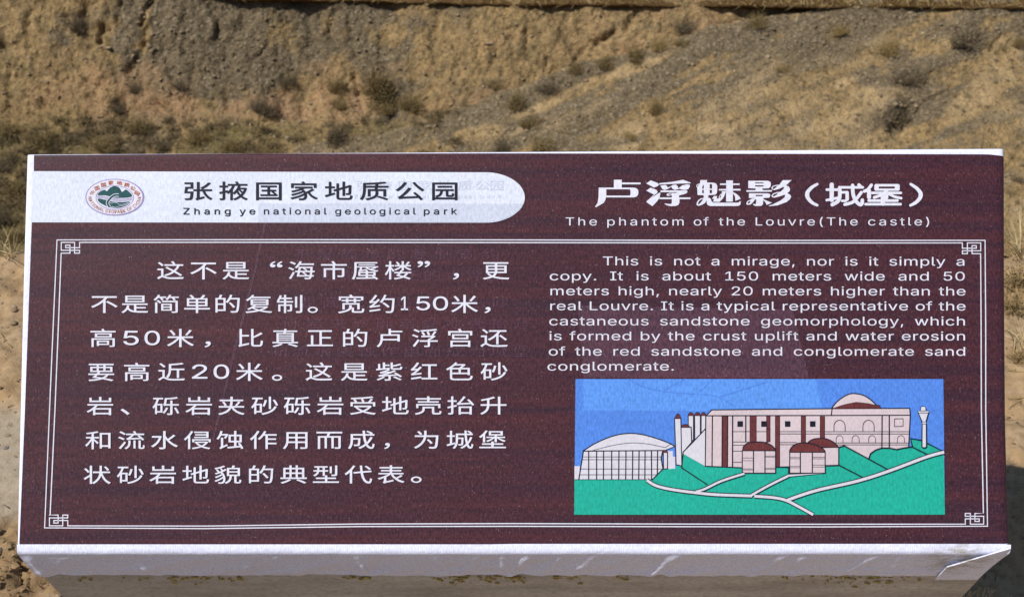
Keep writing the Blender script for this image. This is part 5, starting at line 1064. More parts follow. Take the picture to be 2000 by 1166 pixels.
# gullies, cracks and standing ribs one can pick out in the photograph, measured there and cut into the surface
DEP = D * math.cos(PITCH) + (CZ - Z) * math.sin(PITCH)
IX = X / DEP * FPX + 1000; IY = 583 - (-D * -math.sin(PITCH) + (Z - CZ) * math.cos(PITCH)) / DEP * FPX
wob = 7 * fbm(X * 9, Z * 9, Y * 9, 61, 3)
def along(poly, wd):
    best = np.full(X.shape, 1e9)
    for (x0, y0), (x1, y1) in zip(poly, poly[1:]):
        dx, dy = x1 - x0, y1 - y0
        t = np.clip(((IX - x0) * dx + (IY - y0) * dy) / (dx * dx + dy * dy + 1e-9), 0, 1)
        best = np.minimum(best, np.hypot(IX - x0 - t * dx + wob, IY - y0 - t * dy + wob * 0.5))
    return np.exp(-(best / wd) ** 2)
for poly, wd, am in (([(165, 12), (150, 50), (178, 84)], 15, -.16), ([(125, 25), (160, 45), (202, 58)], 10, -.12), ([(196, 45), (190, 78)], 6, -.14), ([(236, 4), (228, 50)], 6, -.10), ([(291, 0), (283, 25), (274, 48)], 6, -.13),
                     ([(286, 60), (270, 108), (248, 140)], 8, -.13), ([(4, 90), (10, 96)], 12, -.2), ([(60, 20), (52, 60), (62, 90)], 6, -.09), ([(420, 42), (425, 72)], 6, -.12), ([(522, 84), (505, 104), (488, 118)], 5, -.09),
                     ([(655, 18), (640, 58), (662, 92)], 8, -.10), ([(1026, 58), (1028, 112)], 4, -.10), ([(966, 104), (955, 142)], 5, -.08), ([(1202, 64), (1166, 86)], 6, -.14), ([(1240, 24), (1226, 56)], 6, -.12), ([(1142, 94), (1114, 132)], 5, -.10),
                     ([(1070, 118), (1067, 142)], 4, -.10), ([(906, 108), (888, 142)], 4, -.08), ([(1860, 166), (1832, 188), (1800, 204), (1788, 216)], 4, -.10), ([(1780, 212), (1756, 240)], 20, -.30), ([(1954, 72), (1934, 98)], 4, -.08),
                     ([(232, 198), (240, 216)], 14, -.13), ([(440, 182), (444, 214)], 7, -.12), ([(690, 148), (697, 178)], 6, -.12), ([(300, 205), (330, 222)], 9, -.10), ([(470, 240), (540, 235), (555, 225)], 6, -.08), ([(370, 200), (345, 180)], 7, -.08),
                     ([(95, 215), (80, 200)], 6, -.08), ([(640, 240), (660, 235)], 7, -.10), ([(1990, 300), (1975, 315), (1968, 330)], 5, -.08), ([(30, 130), (45, 165)], 7, -.08),
                     ([(283, 12), (289, 60), (292, 102)], 9, .08), ([(168, 52), (184, 92), (196, 145)], 11, .10), ([(415, 40), (410, 75)], 6, .05), ([(680, 30), (655, 95)], 14, .05), ([(240, 92), (246, 120)], 6, .05), ([(100, 60), (95, 120)], 18, .06), ([(1090, 60), (1060, 100)], 14, .05)):
    disp = disp + am * 0.62 * along(poly, wd * 0.85)
far_mask = ((np.abs(X) < 13) & (Y < 15)).astype(float)
P = P + NN * (disp * far_mask)[..., None]
me = mesh_np('hillside', P.reshape(-1, 3), grid_faces(len(gys), len(gxs)))
def put_attr(me, name, arr):
    at = me.attributes.new(name, 'FLOAT', 'POINT')
    at.data.foreach_set('value', np.ascontiguousarray(arr, dtype=np.float32).ravel())
# where gravel, red clay and pale dust lie (kinds of ground, not light)
Ximg = X / (D * 0.819 + (CZ - Z) * 0.574) * FPX + 1000
grav = is_spur * (0.58 + 1.5 * streak + 0.30 * sstep(0.5, 0.0, crestd) - 0.16 * sstep(0.9, 2.4, crestd) + 0.25 * fbm(X * 2.2, D * 3.5, 0, 36, 4, 0.6)) \
     + (1 - is_spur) * (0.32 + 0.9 * fbm(X * 0.9, Z * 1.6, Y * 1.2, 31, 4, 0.6) + 0.35 * sstep(-0.8, -2.6, X) * sstep(-4.9, -4.3, Z) - 0.55 * sstep(-4.0, -5.2, X) * on_cliff - 0.25 * sstep(-0.4, 1.0, X))
clay = on_cliff * sstep(0.05, 0.4, 0.22 + 0.9 * fbm(X * 1.5, Z * 2.2, Y, 32, 3, 0.6) - 1.1 * np.clip(Z + 4.75, -1, 1))
clay = np.maximum(clay, on_cliff * sstep(0.3, 1.6, X) * sstep(0.0, 0.35, 0.32 + fbm(X * 1.1, Z * 2.5, Y, 33, 3, 0.6)))
dust = is_spur * sstep(0.16, 0.45, fbm((X * .9 + D * .4) * 1.0, (-X * .4 + D * .9) * 3.0, 0, 34, 4, 0.6) + 0.32 * sstep(0.7, 2.0, crestd))
veg = (1 - is_spur) * (1 - on_cliff) * sstep(-0.25, 0.3, fbm(X * 1.3, Y * 1.3, 0, 35, 3) + 0.35 * sstep(-1.0, -3.5, X))
wx = 22 * fbm(X * 2.4, Y * 2.4, Z * 2.4, 62, 4, 0.6); wy = 14 * fbm(X * 2.4, Y * 2.4, Z * 2.4, 63, 4, 0.6)
def patch(lst):
    t = np.zeros(X.shape)
    for cx, cy, rx, ry, an in lst:
        ca, sa = math.cos(R(an)), math.sin(R(an))
        u_ = ((IX - cx + wx) * ca + (IY - cy + wy) * sa) / rx; v_ = (-(IX - cx + wx) * sa + (IY - cy + wy) * ca) / ry
        t = np.maximum(t, sstep(1.25, 0.55, np.hypot(u_, v_)))
    return t
sandy = patch([(175, 110, 34, 62, 0), (286, 55, 13, 60, 0), (55, 150, 52, 55, 0), (560, 72, 45, 36, 0), (850, 130, 58, 85, 20), (930, 120, 48, 60, 15), (760, 62, 36, 26, 0), (300, 207, 40, 12, 0), (385, 203, 40, 10, 0), (1010, 110, 62, 60, 15),
               (1220, 138, 110, 11, -20), (1400, 245, 75, 24, -12), (1560, 200, 34, 20, -25), (1640, 168, 42, 11, -30), (1690, 188, 42, 20, -30), (1815, 95, 48, 18, -25), (1625, 240, 66, 26, -30), (1240, 254, 66, 14, -20), (1290, 286, 110, 12, -5),
               (1905, 200, 60, 34, -40), (1965, 120, 44, 50, -40), (1710, 275, 66, 18, -10), (1060, 205, 60, 12, -25), (830, 235, 50, 10, -12), (940, 262, 60, 16, -10)])
stony = patch([(400, 60, 92, 55, 0), (480, 130, 90, 40, 10), (600, 112, 50, 48, 20), (715, 95, 40, 50, 10), (745, 45, 36, 34, 0), (540, 200, 60, 28, 0), (1150, 208, 100, 34, -25), (1300, 165, 130, 20, -22), (1420, 85, 130, 32, -20), (1545, 105, 66, 36, -15),
               (1775, 150, 80, 56, -20), (1455, 278, 66, 14, -5), (1850, 66, 70, 34, -10), (335, 112, 52, 36, 0), (130, 55, 44, 40, 0), (1000, 245, 80, 16, -20), (760, 262, 90, 14, -15), (1560, 270, 70, 16, -10)])
grav = grav - 0.66 * sandy + 0.38 * stony
dust = np.maximum(dust * 0.6, is_spur * sandy * 0.85)
put_attr(me, 'gravel', grav); put_attr(me, 'clay', clay); put_attr(me, 'dust', dust); put_attr(me, 'veg', veg)

H = NT('dry_hillside_soil', 0.95, 0.1)
nA = H.noise(H.co, 3.2, 5.0, 0.65)
nB = H.noise(H.co, 17.0, 4.0, 0.65)
nC = H.noise(H.co, 60.0, 3.0, 0.7)
vP = H.voro(H.co, 42.0, 'Color')
vD = H.voro(H.co, 42.0, 'Distance')
hs = H.n('ShaderNodeSeparateColor'); H.l(vP, hs.inputs[0])
nF = H.noise(H.co, 2.4, 9.0, 0.70, 0.4)
nV = H.noise(H.map((9.0, 9.0, 2.2)), 1.0, 6.0, 0.68, 0.3)
tan = H.ramp(nB, [(0.25, (0.20, 0.136, 0.070)), (0.5, (0.38, 0.268, 0.140)), (0.75, (0.53, 0.388, 0.215))])
olive = H.ramp(nB, [(0.3, (0.15, 0.115, 0.065)), (0.7, (0.27, 0.210, 0.120))])
tan = H.mix(H.maprange(nV, 0.42, 0.60, 0.0, 0.85), tan, olive)
grey = H.ramp(hs.outputs[0], [(0.0, (0.095, 0.076, 0.052)), (0.45, (0.170, 0.137, 0.094)), (0.8, (0.26, 0.213, 0.150)), (1.0, (0.46, 0.40, 0.32))])
grey = H.mix(0.5, grey, H.ramp(nC, [(0.3, (0.072, 0.057, 0.039)), (0.7, (0.28, 0.226, 0.152))]))
gm = H.math('ADD', H.attr('gravel'), H.math('MULTIPLY', H.math('SUBTRACT', nF, 0.5), 3.2))
gm = H.math('ADD', gm, H.math('MULTIPLY', H.math('SUBTRACT', nB, 0.5), 1.0))
col = H.mix(H.maprange(gm, 0.22, 0.62, 0.0, 0.95), tan, grey)
red = H.ramp(nB, [(0.3, (0.33, 0.195, 0.110)), (0.7, (0.50, 0.345, 0.210))])
col = H.mix(H.math('MULTIPLY', H.attr('clay'), H.maprange(nF, 0.40, 0.56, 0.0, 0.78)), col, red)
dst = H.ramp(nC, [(0.3, (0.43, 0.310, 0.165)), (0.7, (0.60, 0.460, 0.290))])
col = H.mix(H.math('MULTIPLY', H.attr('dust'), H.maprange(nF, 0.42, 0.58, 0.05, 1.0)), col, dst)
vg = H.ramp(nB, [(0.3, (0.105, 0.088, 0.040)), (0.7, (0.24, 0.195, 0.090))])
col = H.mix(H.math('MULTIPLY', H.attr('veg'), H.maprange(nF, 0.36, 0.56, 0.25, 0.95)), col, vg)
col = H.mix(H.maprange(H.math('ADD', H.math('MULTIPLY', nC, 0.6), H.math('MULTIPLY', nB, 0.4)), 0.42, 0.32, 0.0, 0.75), col, (0.07, 0.052, 0.034))  # dark speckle: shade of tiny pits painted into the soil colour
col = H.mix(1.0, col, (0.97, 0.94, 0.86), 'MULTIPLY')
H.color(col)
h1 = H.bump(nC, 0.9, 0.02)
h2 = H.bump(vD, 0.8, 0.02, h1)
H.normal(H.bump(nB, 1.0, 0.05, h2))
hill = link('hillside', me, None, [H.m])
tag(hill, kind='structure')
bpy.context.view_layer.update()
def hit(px, py):
    ok, loc, nor, _ = hill.ray_cast(CAM, ray(px, py))
    return (loc, nor) if ok else (Dpt(px, py, 13.0), Vector((0, -1, 0)))

# ---- brown turf ledge along the top of the cliff
lx = np.arange(-4.3, 9.0, 0.035)
prof_n = [(0.45, 0.10), (0.20, 0.045), (0.02, 0.030), (-0.05, 0.020), (-0.075, 0.005), (-0.07, -0.012), (-0.045, -0.035), (0.0, -0.065), (0.10, -0.12)]
LV = []
for k, (dy, dz) in enumerate(prof_n):
    tap = sstep(-4.3, -3.0, lx)
    n_ = fbm(lx * 2.2, lx * 0 + k * 0.35, 0, 41, 4, 0.6)
    n2_ = fbm(lx * 9, lx * 0 + k * 0.9, 0, 42, 3, 0.6)
    LV.append(np.stack([lx, CY + lip(lx)[0] + 0.0 + (dy - 0.05 * n_ - 0.03 * n2_) * tap + 0.1 * (1 - tap), z_top(lx) + (dz + 0.02 * n_ + 0.012 * n2_) * (0.3 + 0.7 * tap)], -1))
LV = np.array(LV)
LD = NT('dark_turf_soil', 0.95, 0.1)
LD.color(LD.ramp(LD.noise(LD.co, 14, 4, 0.65), [(0.3, (0.055, 0.031, 0.012)), (0.6, (0.095, 0.056, 0.022)), (0.8, (0.16, 0.10, 0.04))]))
LD.normal(LD.bump(LD.noise(LD.co, 30, 3), 0.8, 0.02))
ledge = link('cliff_ledge', mesh_np('cliff_ledge', LV.reshape(-1, 3), grid_faces(len(prof_n), len(lx))), None, [LD.m])
tag(ledge, kind='structure')

# ---- near ground round the sign
nx_ = axis([(-8, -2.2, 0.2), (-2.2, -1.5, 0.03), (-1.5, 1.5, 0.0085), (1.5, 2.2, 0.03), (2.2, 8, 0.2)])
ny_ = axis([(-5, -1.0, 0.2), (-1.0, -0.1, 0.03), (-0.1, 1.46, 0.0085)])
GX, GY = np.meshgrid(nx_, ny_)
clodm = sstep(0.37, 0.31, GY + 0.05 * fbm(GX * 5, GY * 0, 0, 55, 2)) * sstep(0.1, -0.2, GX)
slab = sstep(0.30, 0.36, GY) * sstep(0.72, 0.64, GY) * sstep(0.1, -0.2, GX)
n1_ = fbm(GX * 3, GY * 3, 0, 51, 4); n2_ = fbm(GX * 16, GY * 16, 0, 52, 4, 0.6); n3_ = fbm(GX * 55, GY * 55, 0, 53, 3, 0.6)
crk = np.clip(fbm(GX * 9, GY * 14, 0, 54, 4, 0.6) - 0.30, 0, 1) * sstep(0.75, 0.9, GY)
GZ = 0.012 * n1_ + (0.018 - 0.013 * slab) * n2_ + (0.008 - 0.006 * slab) * n3_ - 0.10 * crk + clodm * (0.03 * np.abs(n2_) + 0.022 * n3_)
drop = np.maximum(GY - edge_y(GX), 0)
GZ = GZ - 0.86 * drop - 1.2 * np.minimum(drop, 0.04)
me = mesh_np('ground', np.stack([GX, GY, GZ], -1).reshape(-1, 3), grid_faces(len(ny_), len(nx_)))
put_attr(me, 'slab', slab); put_attr(me, 'clod', clodm)
G = NT('sandy_soil', 0.95, 0.1)
a1 = G.noise(G.co, 6.0, 5.0, 0.6); a2 = G.noise(G.co, 45.0, 4.0, 0.65); a3 = G.noise(G.co, 220.0, 3.0, 0.7)
gc = G.ramp(a2, [(0.28, (0.20, 0.135, 0.075)), (0.5, (0.31, 0.220, 0.130)), (0.75, (0.40, 0.295, 0.185))])
gc = G.mix(G.maprange(a1, 0.40, 0.62, 0.0, 0.7), gc, (0.35, 0.225, 0.112))
pale = G.ramp(a2, [(0.3, (0.27, 0.222, 0.162)), (0.7, (0.37, 0.315, 0.24))])
gc = G.mix(G.math('MULTIPLY', G.attr('slab'), 0.85), gc, pale)
gc = G.mix(G.attr('clod'), gc, G.ramp(a2, [(0.3, (0.18, 0.118, 0.062)), (0.7, (0.29, 0.198, 0.11))]))
gc = G.mix(G.maprange(a3, 0.55, 0.75, 0.0, 0.45), gc, (0.15, 0.11, 0.07))
G.color(gc)
G.normal(G.bump(a2, 0.6, 0.006, G.bump(a3, 0.7, 0.002)))
ground = link('ground', me, None, [G.m]); tag(ground, kind='structure')
bpy.context.view_layer.update()
def ghit(px, py):
    ok, loc, nor, _ = ground.ray_cast(CAM, ray(px, py))
    return loc if ok else Vector((CAM.x + ray(px, py).x / -ray(px, py).z * CAM.z, CAM.y + ray(px, py).y / -ray(px, py).z * CAM.z, 0))
def gz(x, y):
    ok, loc, nor, _ = ground.ray_cast(Vector((x, y, 1.0)), Vector((0, 0, -1)))
    return loc.z if ok else 0.0

# ---- rubble on the slope
def slope_points(n, seed, ok):
    rr = np.random.default_rng(seed); out = []
    js, is_ = np.nonzero((np.abs(X) < 7.4) & (D > 10.2) & (Z < z_top(X) - 0.02) & (D < 14.3))
    pick = rr.integers(0, len(js), n * 4)
    for q in pick:
        j, i = js[q], is_[q]
        if rr.random() < ok(j, i): out.append(P[j, i] + rr.normal(0, 0.006, 3) * (1, 1, 0))
        if len(out) >= n: break
    return out, rr
ic0 = bmesh.new(); bmesh.ops.create_icosphere(ic0, subdivisions=1, radius=1.0)
IV = np.array([v.co for v in ic0.verts]); IF = np.array([[v.index for v in f.verts] for f in ic0.faces]); ic0.free()
pp, rr = slope_points(11000, 81, lambda j, i: 0.25 + 0.75 * min(1, max(0, grav[j, i])))
V_, F_ = [], []
for i, p in enumerate(pp):
    s_ = min(0.024, 0.0055 + abs(rr.standard_cauchy()) * 0.0026)
    V_.append((IV * (1 + rr.normal(0, 0.25, (12, 1)))) * (rr.uniform(.7, 1.5), rr.uniform(.7, 1.3), rr.uniform(.5, 1.0)) * s_ + p); F_.append(IF + i * 12)
RB = NT('slope_rubble', 0.95, 0.1)
RB.color(RB.ramp(RB.noise(RB.co, 14, 3, 0.7), [(0.3, (0.085, 0.066, 0.042)), (0.5, (0.20, 0.152, 0.094)), (0.72, (0.38, 0.30, 0.20))]))
g_ = link('slope_rubble', mesh_np('slope_rubble', np.concatenate(V_), np.concatenate(F_), False), None, [RB.m]); tag(g_, 'loose stones and clods strewn over the dry hillside', 'rubble', None, 'stuff')

# ---- loose stones and clods (nobody could count them)
def scatter(name, pts, mat, seed, rough=0.2):
    r_ = np.random.default_rng(seed); V_, F_ = [], []
    for i, (p, s) in enumerate(pts):
        V_.append((IV * (1 + r_.normal(0, rough, (len(IV), 1)))) * (np.array([r_.uniform(.8, 1.4), r_.uniform(.7, 1.2), r_.uniform(.5, .9)]) * s) + np.array(p)); F_.append(IF + i * len(IV))
    o = link(name, mesh_np(name, np.concatenate(V_), np.concatenate(F_), smooth=False), None, [mat])
    tag(o, kind='stuff'); return o
r_ = np.random.default_rng(3)
pts = []
for _ in range(3200):
    s_ = 1 if r_.random() < 0.5 else -1
    x = s_ * r_.uniform(0.5, 1.45); y = r_.uniform(-0.1, 1.28)
    if s_ < 0 and 0.34 < y < 0.66 and r_.random() < 0.85: continue
    if s_ < 0 and y > 0.8 and r_.random() < 0.5: continue
    pts.append(((x, y, gz(x, y) + 0.001), abs(r_.normal(0, 0.0017)) + 0.0009))
ST = NT('small_stones', 0.9, 0.2)
ST.color(ST.ramp(ST.noise(ST.co, 40, 2), [(0.3, (0.15, 0.115, 0.08)), (0.6, (0.30, 0.225, 0.15)), (0.8, (0.38, 0.32, 0.25))]))
g_ = scatter('gravel', pts, ST.m, 4); tag(g_, 'sandy grit and small stones scattered over the ground beside the sign', 'gravel')
pts = []
for _ in range(1900):
    x = r_.uniform(-1.15, -0.35); y = r_.uniform(-0.15, 0.318)
    pts.append(((x, y, gz(x, y) + 0.004), abs(r_.normal(0, 0.0042)) + 0.0025))
CL = NT('soil_clods', 0.95, 0.1)
CL.color(CL.ramp(CL.noise(CL.co, 60, 3), [(0.3, (0.18, 0.118, 0.062)), (0.7, (0.30, 0.205, 0.115))]))
CL.normal(CL.bump(CL.noise(CL.co, 260, 3), 0.8, 0.003))
g_ = scatter('soil_clods', pts, CL.m, 6, 0.28); tag(g_, 'crumbly brown clods of dug soil at the left foot of the sign', 'soil')

# bits of dry litter lying about
r2 = random.Random(15); V, F = [], []
for _ in range(1300):
    s_ = 1 if r2.random() < 0.55 else -1
    x = s_ * r2.uniform(0.55, 1.35); y = r2.uniform(-0.1, 1.26)
    if s_ < 0 and 0.36 < y < 0.62 and r2.random() < 0.8: continue
    z = gz(x, y) + 0.002; a_ = r2.uniform(0, 6.28); l_ = r2.uniform(0.004, 0.018); t_ = r2.uniform(-0.3, 0.5)
    e = Vector((math.cos(a_) * l_, math.sin(a_) * l_, t_ * l_)); n_ = Vector((-math.sin(a_), math.cos(a_), 0)) * r2.uniform(0.0006, 0.0013); b0 = len(V); p = Vector((x, y, z)); m_ = p + e * 0.55 + Vector((0, 0, l_ * .12))
    V += [p - n_, p + n_, m_ + n_, m_ - n_, p + e]; F += [(b0, b0 + 1, b0 + 2, b0 + 3), (b0 + 3, b0 + 2, b0 + 4)]
me = bpy.data.meshes.new('dry_litter'); me.from_pydata(V, [], F); me.update()
LT = NT('dry_litter', 0.9, 0.1); LT.color(LT.ramp(LT.noise(LT.co, 25, 1), [(0.35, (0.075, 0.052, 0.030)), (0.55, (0.20, 0.145, 0.075)), (0.7, (0.36, 0.28, 0.16))]))
g_ = link('dry_litter', me, None, [LT.m]); tag(g_, 'bits of dead grass and twig lying on the sand beside the sign', 'litter', None, 'stuff')
# ------------------------------------------------------------------ shrubs on the hillside
def tuft_mesh(name, n, spread, seed, h=1.0, w=0.02, curl=0.5, leaf=0.0, dome=1.0, root=0.05):
    """spray of tapering stems from one root; unit height"""
    r = random.Random(seed); V, F, Mi = [], [], []
    cl_ = [(r.gauss(0, root), r.gauss(0, root), r.uniform(0.55, 1.0)) for _ in range(6)] if root > 0.1 else None
    for i in range(n):
        az = r.uniform(0, 2 * math.pi); lean = spread * math.sqrt(r.random())
        Ln = h * r.uniform(0.55, 1.0) * (1 - 0.25 * (lean / max(spread, .01)) * (1 - dome))
        d = Vector((math.cos(az) * math.sin(lean), math.sin(az) * math.sin(lean), math.cos(lean)))
        p = Vector((r.gauss(0, 0.05), r.gauss(0, 0.05), -0.05))
        if cl_:
            q_ = cl_[int(r.random() ** 1.4 * 6)]; p += Vector((q_[0], q_[1], 0)); Ln *= q_[2]
        side = d.cross(Vector((r.gauss(0, 1), r.gauss(0, 1), r.gauss(0, 1)))).normalized()
        seg = 3; b0 = len(V)
        for k in range(seg + 1):
            t = k / seg; ww = w * (1 - 0.85 * t)
            V += [p - side * ww / 2, p + side * ww / 2]
            if k < seg:
                dd = (d + Vector((r.gauss(0, .16), r.gauss(0, .16), -curl * t * 0.35 + r.gauss(0, .08)))).normalized()
                p = p + dd * (Ln / seg)
        for k in range(seg):
            F.append((b0 + 2 * k, b0 + 2 * k + 1, b0 + 2 * k + 3, b0 + 2 * k + 2)); Mi.append(0)
        if leaf:
            for _ in range(4):
                t = r.uniform(0.45, 1.0); j = min(seg - 1, int(t * seg)); q = V[b0 + 2 * j].lerp(V[b0 + 2 * j + 2], t * seg - j)
                e1 = Vector((r.gauss(0, 1), r.gauss(0, 1), r.gauss(0, 1))).normalized() * leaf * r.uniform(.6, 1.3); e2 = e1.cross(Vector((r.gauss(0, 1), r.gauss(0, 1), r.gauss(0, 1)))).normalized() * leaf * 0.4
                c0 = len(V); V += [q, q + e1 * .5 + e2, q + e1, q + e1 * .5 - e2]; F.append((c0, c0 + 1, c0 + 2, c0 + 3)); Mi.append(1 if leaf > 0 else 0)
    me = bpy.data.meshes.new(name); me.from_pydata(V, [], F)
    for p, i in zip(me.polygons, Mi): p.material_index = i
    me.update(); return me
def plant_mat(name, c0, c1, sc=9):
    N = NT(name, 0.85, 0.15)
    N.color(N.ramp(N.noise(N.co, sc, 3), [(0.3, c0), (0.7, c1)])); return N.m
PM = {'olive': [plant_mat('olive_twigs', (0.125, 0.088, 0.042), (0.29, 0.21, 0.105)), plant_mat('olive_leaves', (0.14, 0.103, 0.042), (0.29, 0.22, 0.10))],
      'grey': [plant_mat('grey_twigs', (0.095, 0.073, 0.046), (0.22, 0.172, 0.112)), plant_mat('grey_leaves', (0.105, 0.082, 0.050), (0.22, 0.175, 0.112))],
      'straw': [plant_mat('straw_stems', (0.25, 0.175, 0.075), (0.42, 0.32, 0.16)), plant_mat('straw_leaves', (0.23, 0.165, 0.06), (0.36, 0.27, 0.12))]}
VAR = {}
for kind in PM:
    VAR[kind] = []
    for k in range(3):
        m_ = tuft_mesh('desert_shrub', 460, 1.3, 100 + k, 1.0, 0.015, 0.5, 0.046, 0.75, 0.27)
        for q in PM[kind]: m_.materials.append(q)
        VAR[kind].append(m_)
shrubs = [  # px of the base, width px, height px, kind, label
    (507, 218, 58, 50, 'grey', 'dark shrub alone on the grey slope left of the pink clay patch'),
    (655, 178, 54, 44, 'olive', 'brown shrub above the small shrub with the dark underside, left of the largest bush'),
    (664, 208, 50, 36, 'olive', 'small olive shrub with a dark underside, left of the largest bush'),
    (655, 268, 66, 46, 'grey', 'grey brown shrub just above the sign, left of the spur foot'),
    (742, 182, 92, 84, 'olive', 'largest brown bush, in the middle of the slope above the heading band'),
    (752, 214, 70, 44, 'olive', 'olive shrub directly below the largest brown bush'),
    (796, 214, 60, 54, 'olive', 'olive shrub with a dark right side, lower right of the largest bush'),
    (1006, 212, 50, 54, 'olive', 'upright brown shrub above the rounder shrub on the gravel spur'),
    (1036, 246, 60, 42, 'olive', 'round olive shrub with a dark shadow under it, on the gravel spur'),
    (1068, 180, 62, 40, 'grey', 'flat grey shrub just below the crest of the gravel spur'),
    (1281, 222, 44, 42, 'olive', 'single brown shrub beside the pale dusty streak on the spur'),
    (1229, 268, 34, 24, 'straw', 'smallest straw coloured tuft on the pale dust just above the sign'),
    (1340, 60, 72, 44, 'grey', 'charcoal grey bush against the clay under the turf ledge'),
    (1128, 138, 44, 28, 'olive', 'lowest shrub of the row along the crest of the spur'),
    (1182, 126, 50, 34, 'olive', 'second lowest shrub of the row along the crest of the spur'),
    (1238, 112, 58, 38, 'olive', 'middle shrub of the row along the crest of the spur'),
    (1288, 98, 46, 38, 'straw', 'yellowish shrub of the row along the crest, below the charcoal bush'),
    (1330, 88, 40, 26, 'olive', 'highest shrub of the row along the crest, right under the charcoal bush'),
    (970, 168, 60, 24, 'olive', 'low wide shrub where the crest of the spur meets the cliff'),
    (1728, 104, 62, 44, 'straw', 'golden tuft standing out on the right side of the spur'),
    (1884, 84, 100, 60, 'grey', 'wide grey thorn bush near the right end of the turf ledge'),
    (1776, 160, 96, 50, 'grey', 'sprawling grey thorn bush above the dark hollow at right'),
    (1764, 240, 62, 48, 'grey', 'dark shrub growing in the hollow at the lower right of the spur'),
    (1527, 136, 34, 22, 'straw', 'small straw tuft alone on the upper middle of the spur'),
    (1640, 62, 46, 28, 'straw', 'straw tuft just below the turf ledge between two grey patches'),
    (1480, 44, 70, 24, 'olive', 'olive shrub at the top end of the crest under the turf ledge'),
    (1062, 290, 84, 44, 'olive', 'wide olive shrub on the spur cut off by the top edge of the sign'),
    (980, 290, 60, 36, 'grey', 'greyish shrub cut off by the top edge of the sign, beside the wide olive shrub'),
    (150, 58, 50, 44, 'grey', 'shrub standing in for a dark pit in a gully at the upper left of the cliff'),  # this shrub and the next two stand in for the cliff's dark pits
    (232, 214, 52, 36, 'grey', 'shrub standing in for a dark pit at the foot of the left gully'),
    (350, 172, 40, 30, 'grey', 'small shrub standing in for a dark pit halfway up the grey slope on the left'),
    (262, 176, 34, 24, 'grey', 'little dark shrub left of the small shrub halfway up the grey slope'),
    (560, 160, 44, 30, 'grey', 'small grey shrub up the slope from the dark shrub standing alone'),
    (20, 262, 80, 40, 'olive', 'leftmost olive shrub along the foot of the cliff'),
    (84, 282, 76, 40, 'olive', 'second olive shrub from the left along the cliff foot'),
    (150, 272, 60, 34, 'grey', 'grey shrub among the olive shrubs at the left cliff foot'),
    (206, 290, 84, 40, 'olive', 'olive shrub whose base is hidden by the left end of the sign top'),
    (266, 258, 70, 44, 'olive', 'tall olive shrub at the cliff foot below the left gully'),
    (324, 284, 74, 40, 'grey', 'grey green shrub at the cliff foot just above the logo'),
    (388, 278, 76, 40, 'olive', 'olive shrub at the cliff foot above the heading characters'),
    (450, 292, 76, 36, 'olive', 'brown olive shrub touching the sign top left of the clay bank'),
    (528, 294, 70, 26, 'olive', 'low shrub at the sign top below the pink clay patch'),
    (14, 330, 60, 40, 'grey', 'grey shrub in the valley left of the sign, highest of that strip'),
    (30, 378, 66, 40, 'olive', 'olive shrub in the valley left of the sign, level with the logo'),
    (10, 428, 64, 42, 'grey', 'dark shrub in the valley left of the sign, below the logo level'),
    (34, 466, 60, 40, 'olive', 'olive shrub in the valley just beyond the terrace edge at left'),
    (1985, 90, 40, 30, 'olive', 'shrub at the right edge under the end of the turf ledge'),
    (1985, 352, 30, 22, 'grey', 'small shrub beyond the right side of the sign, level with the title'),
]
def zc(p): return (p - CAM).dot(CF)
for i, (px, py, w_, h_, kind, lab) in enumerate(shrubs):
    loc, nor = hit(px, py)
    k = zc(loc) / FPX
    o = bpy.data.objects.new('desert_shrub', VAR[kind][i % 3])
    COL.objects.link(o)
    o.location = loc - Vector((0, 0, 0.015))
    o.rotation_euler = (0.15, random.uniform(-.15, .15), random.uniform(0, 6.28))
    hh = h_ * k * 1.12
    o.scale = (w_ * k * 0.58 * random.uniform(.85, 1.15), w_ * k * 0.58, hh * 1.12)
    tag(o, lab, 'shrub', 'dry shrubs on the hillside')

# ---- low brush covering the valley floor (a mass)
cover = tuft_mesh('tmp', 46, 1.35, 77, 1.0, 0.03, 0.5, 0.11, 0.75)
cv = np.array([v.co for v in cover.vertices]); cf = np.array([list(p.vertices) for p in cover.polygons])
r_ = np.random.default_rng(21); V_, F_ = [], []; n_c = 0
for _ in range(2600):
    x = r_.uniform(-7.0, 0.6); d_ = r_.uniform(10.6, 13.0)
    keep = float(vnoise(np.array([x * 1.1]), np.array([d_ * 1.6]), 0, 93)[0]) * 0.8 + 0.36 - 0.22 * max(0, x + 3.2)
    if r_.random() > keep: continue
    q = hill.ray_cast(Vector((x, CY + d_, 0)), Vector((0, 0, -1)))
    if not q[0]: continue
    an = r_.uniform(0, 6.28); s_ = r_.uniform(0.06, 0.17)
    R2 = np.array([[math.cos(an), -math.sin(an), 0], [math.sin(an), math.cos(an), 0], [0, 0, 0.8]])
    V_.append((cv @ R2.T) * s_ + np.array(q[1])); F_.append(cf + n_c * len(cv)); n_c += 1
CVM = plant_mat('valley_brush', (0.085, 0.066, 0.036), (0.25, 0.188, 0.100), 2.2)
g_ = link('valley_brush', mesh_np('valley_brush', np.concatenate(V_), np.concatenate(F_), False), None, [CVM]); tag(g_, 'low olive brush covering the valley floor at the foot of the cliff', 'brush', None, 'stuff')

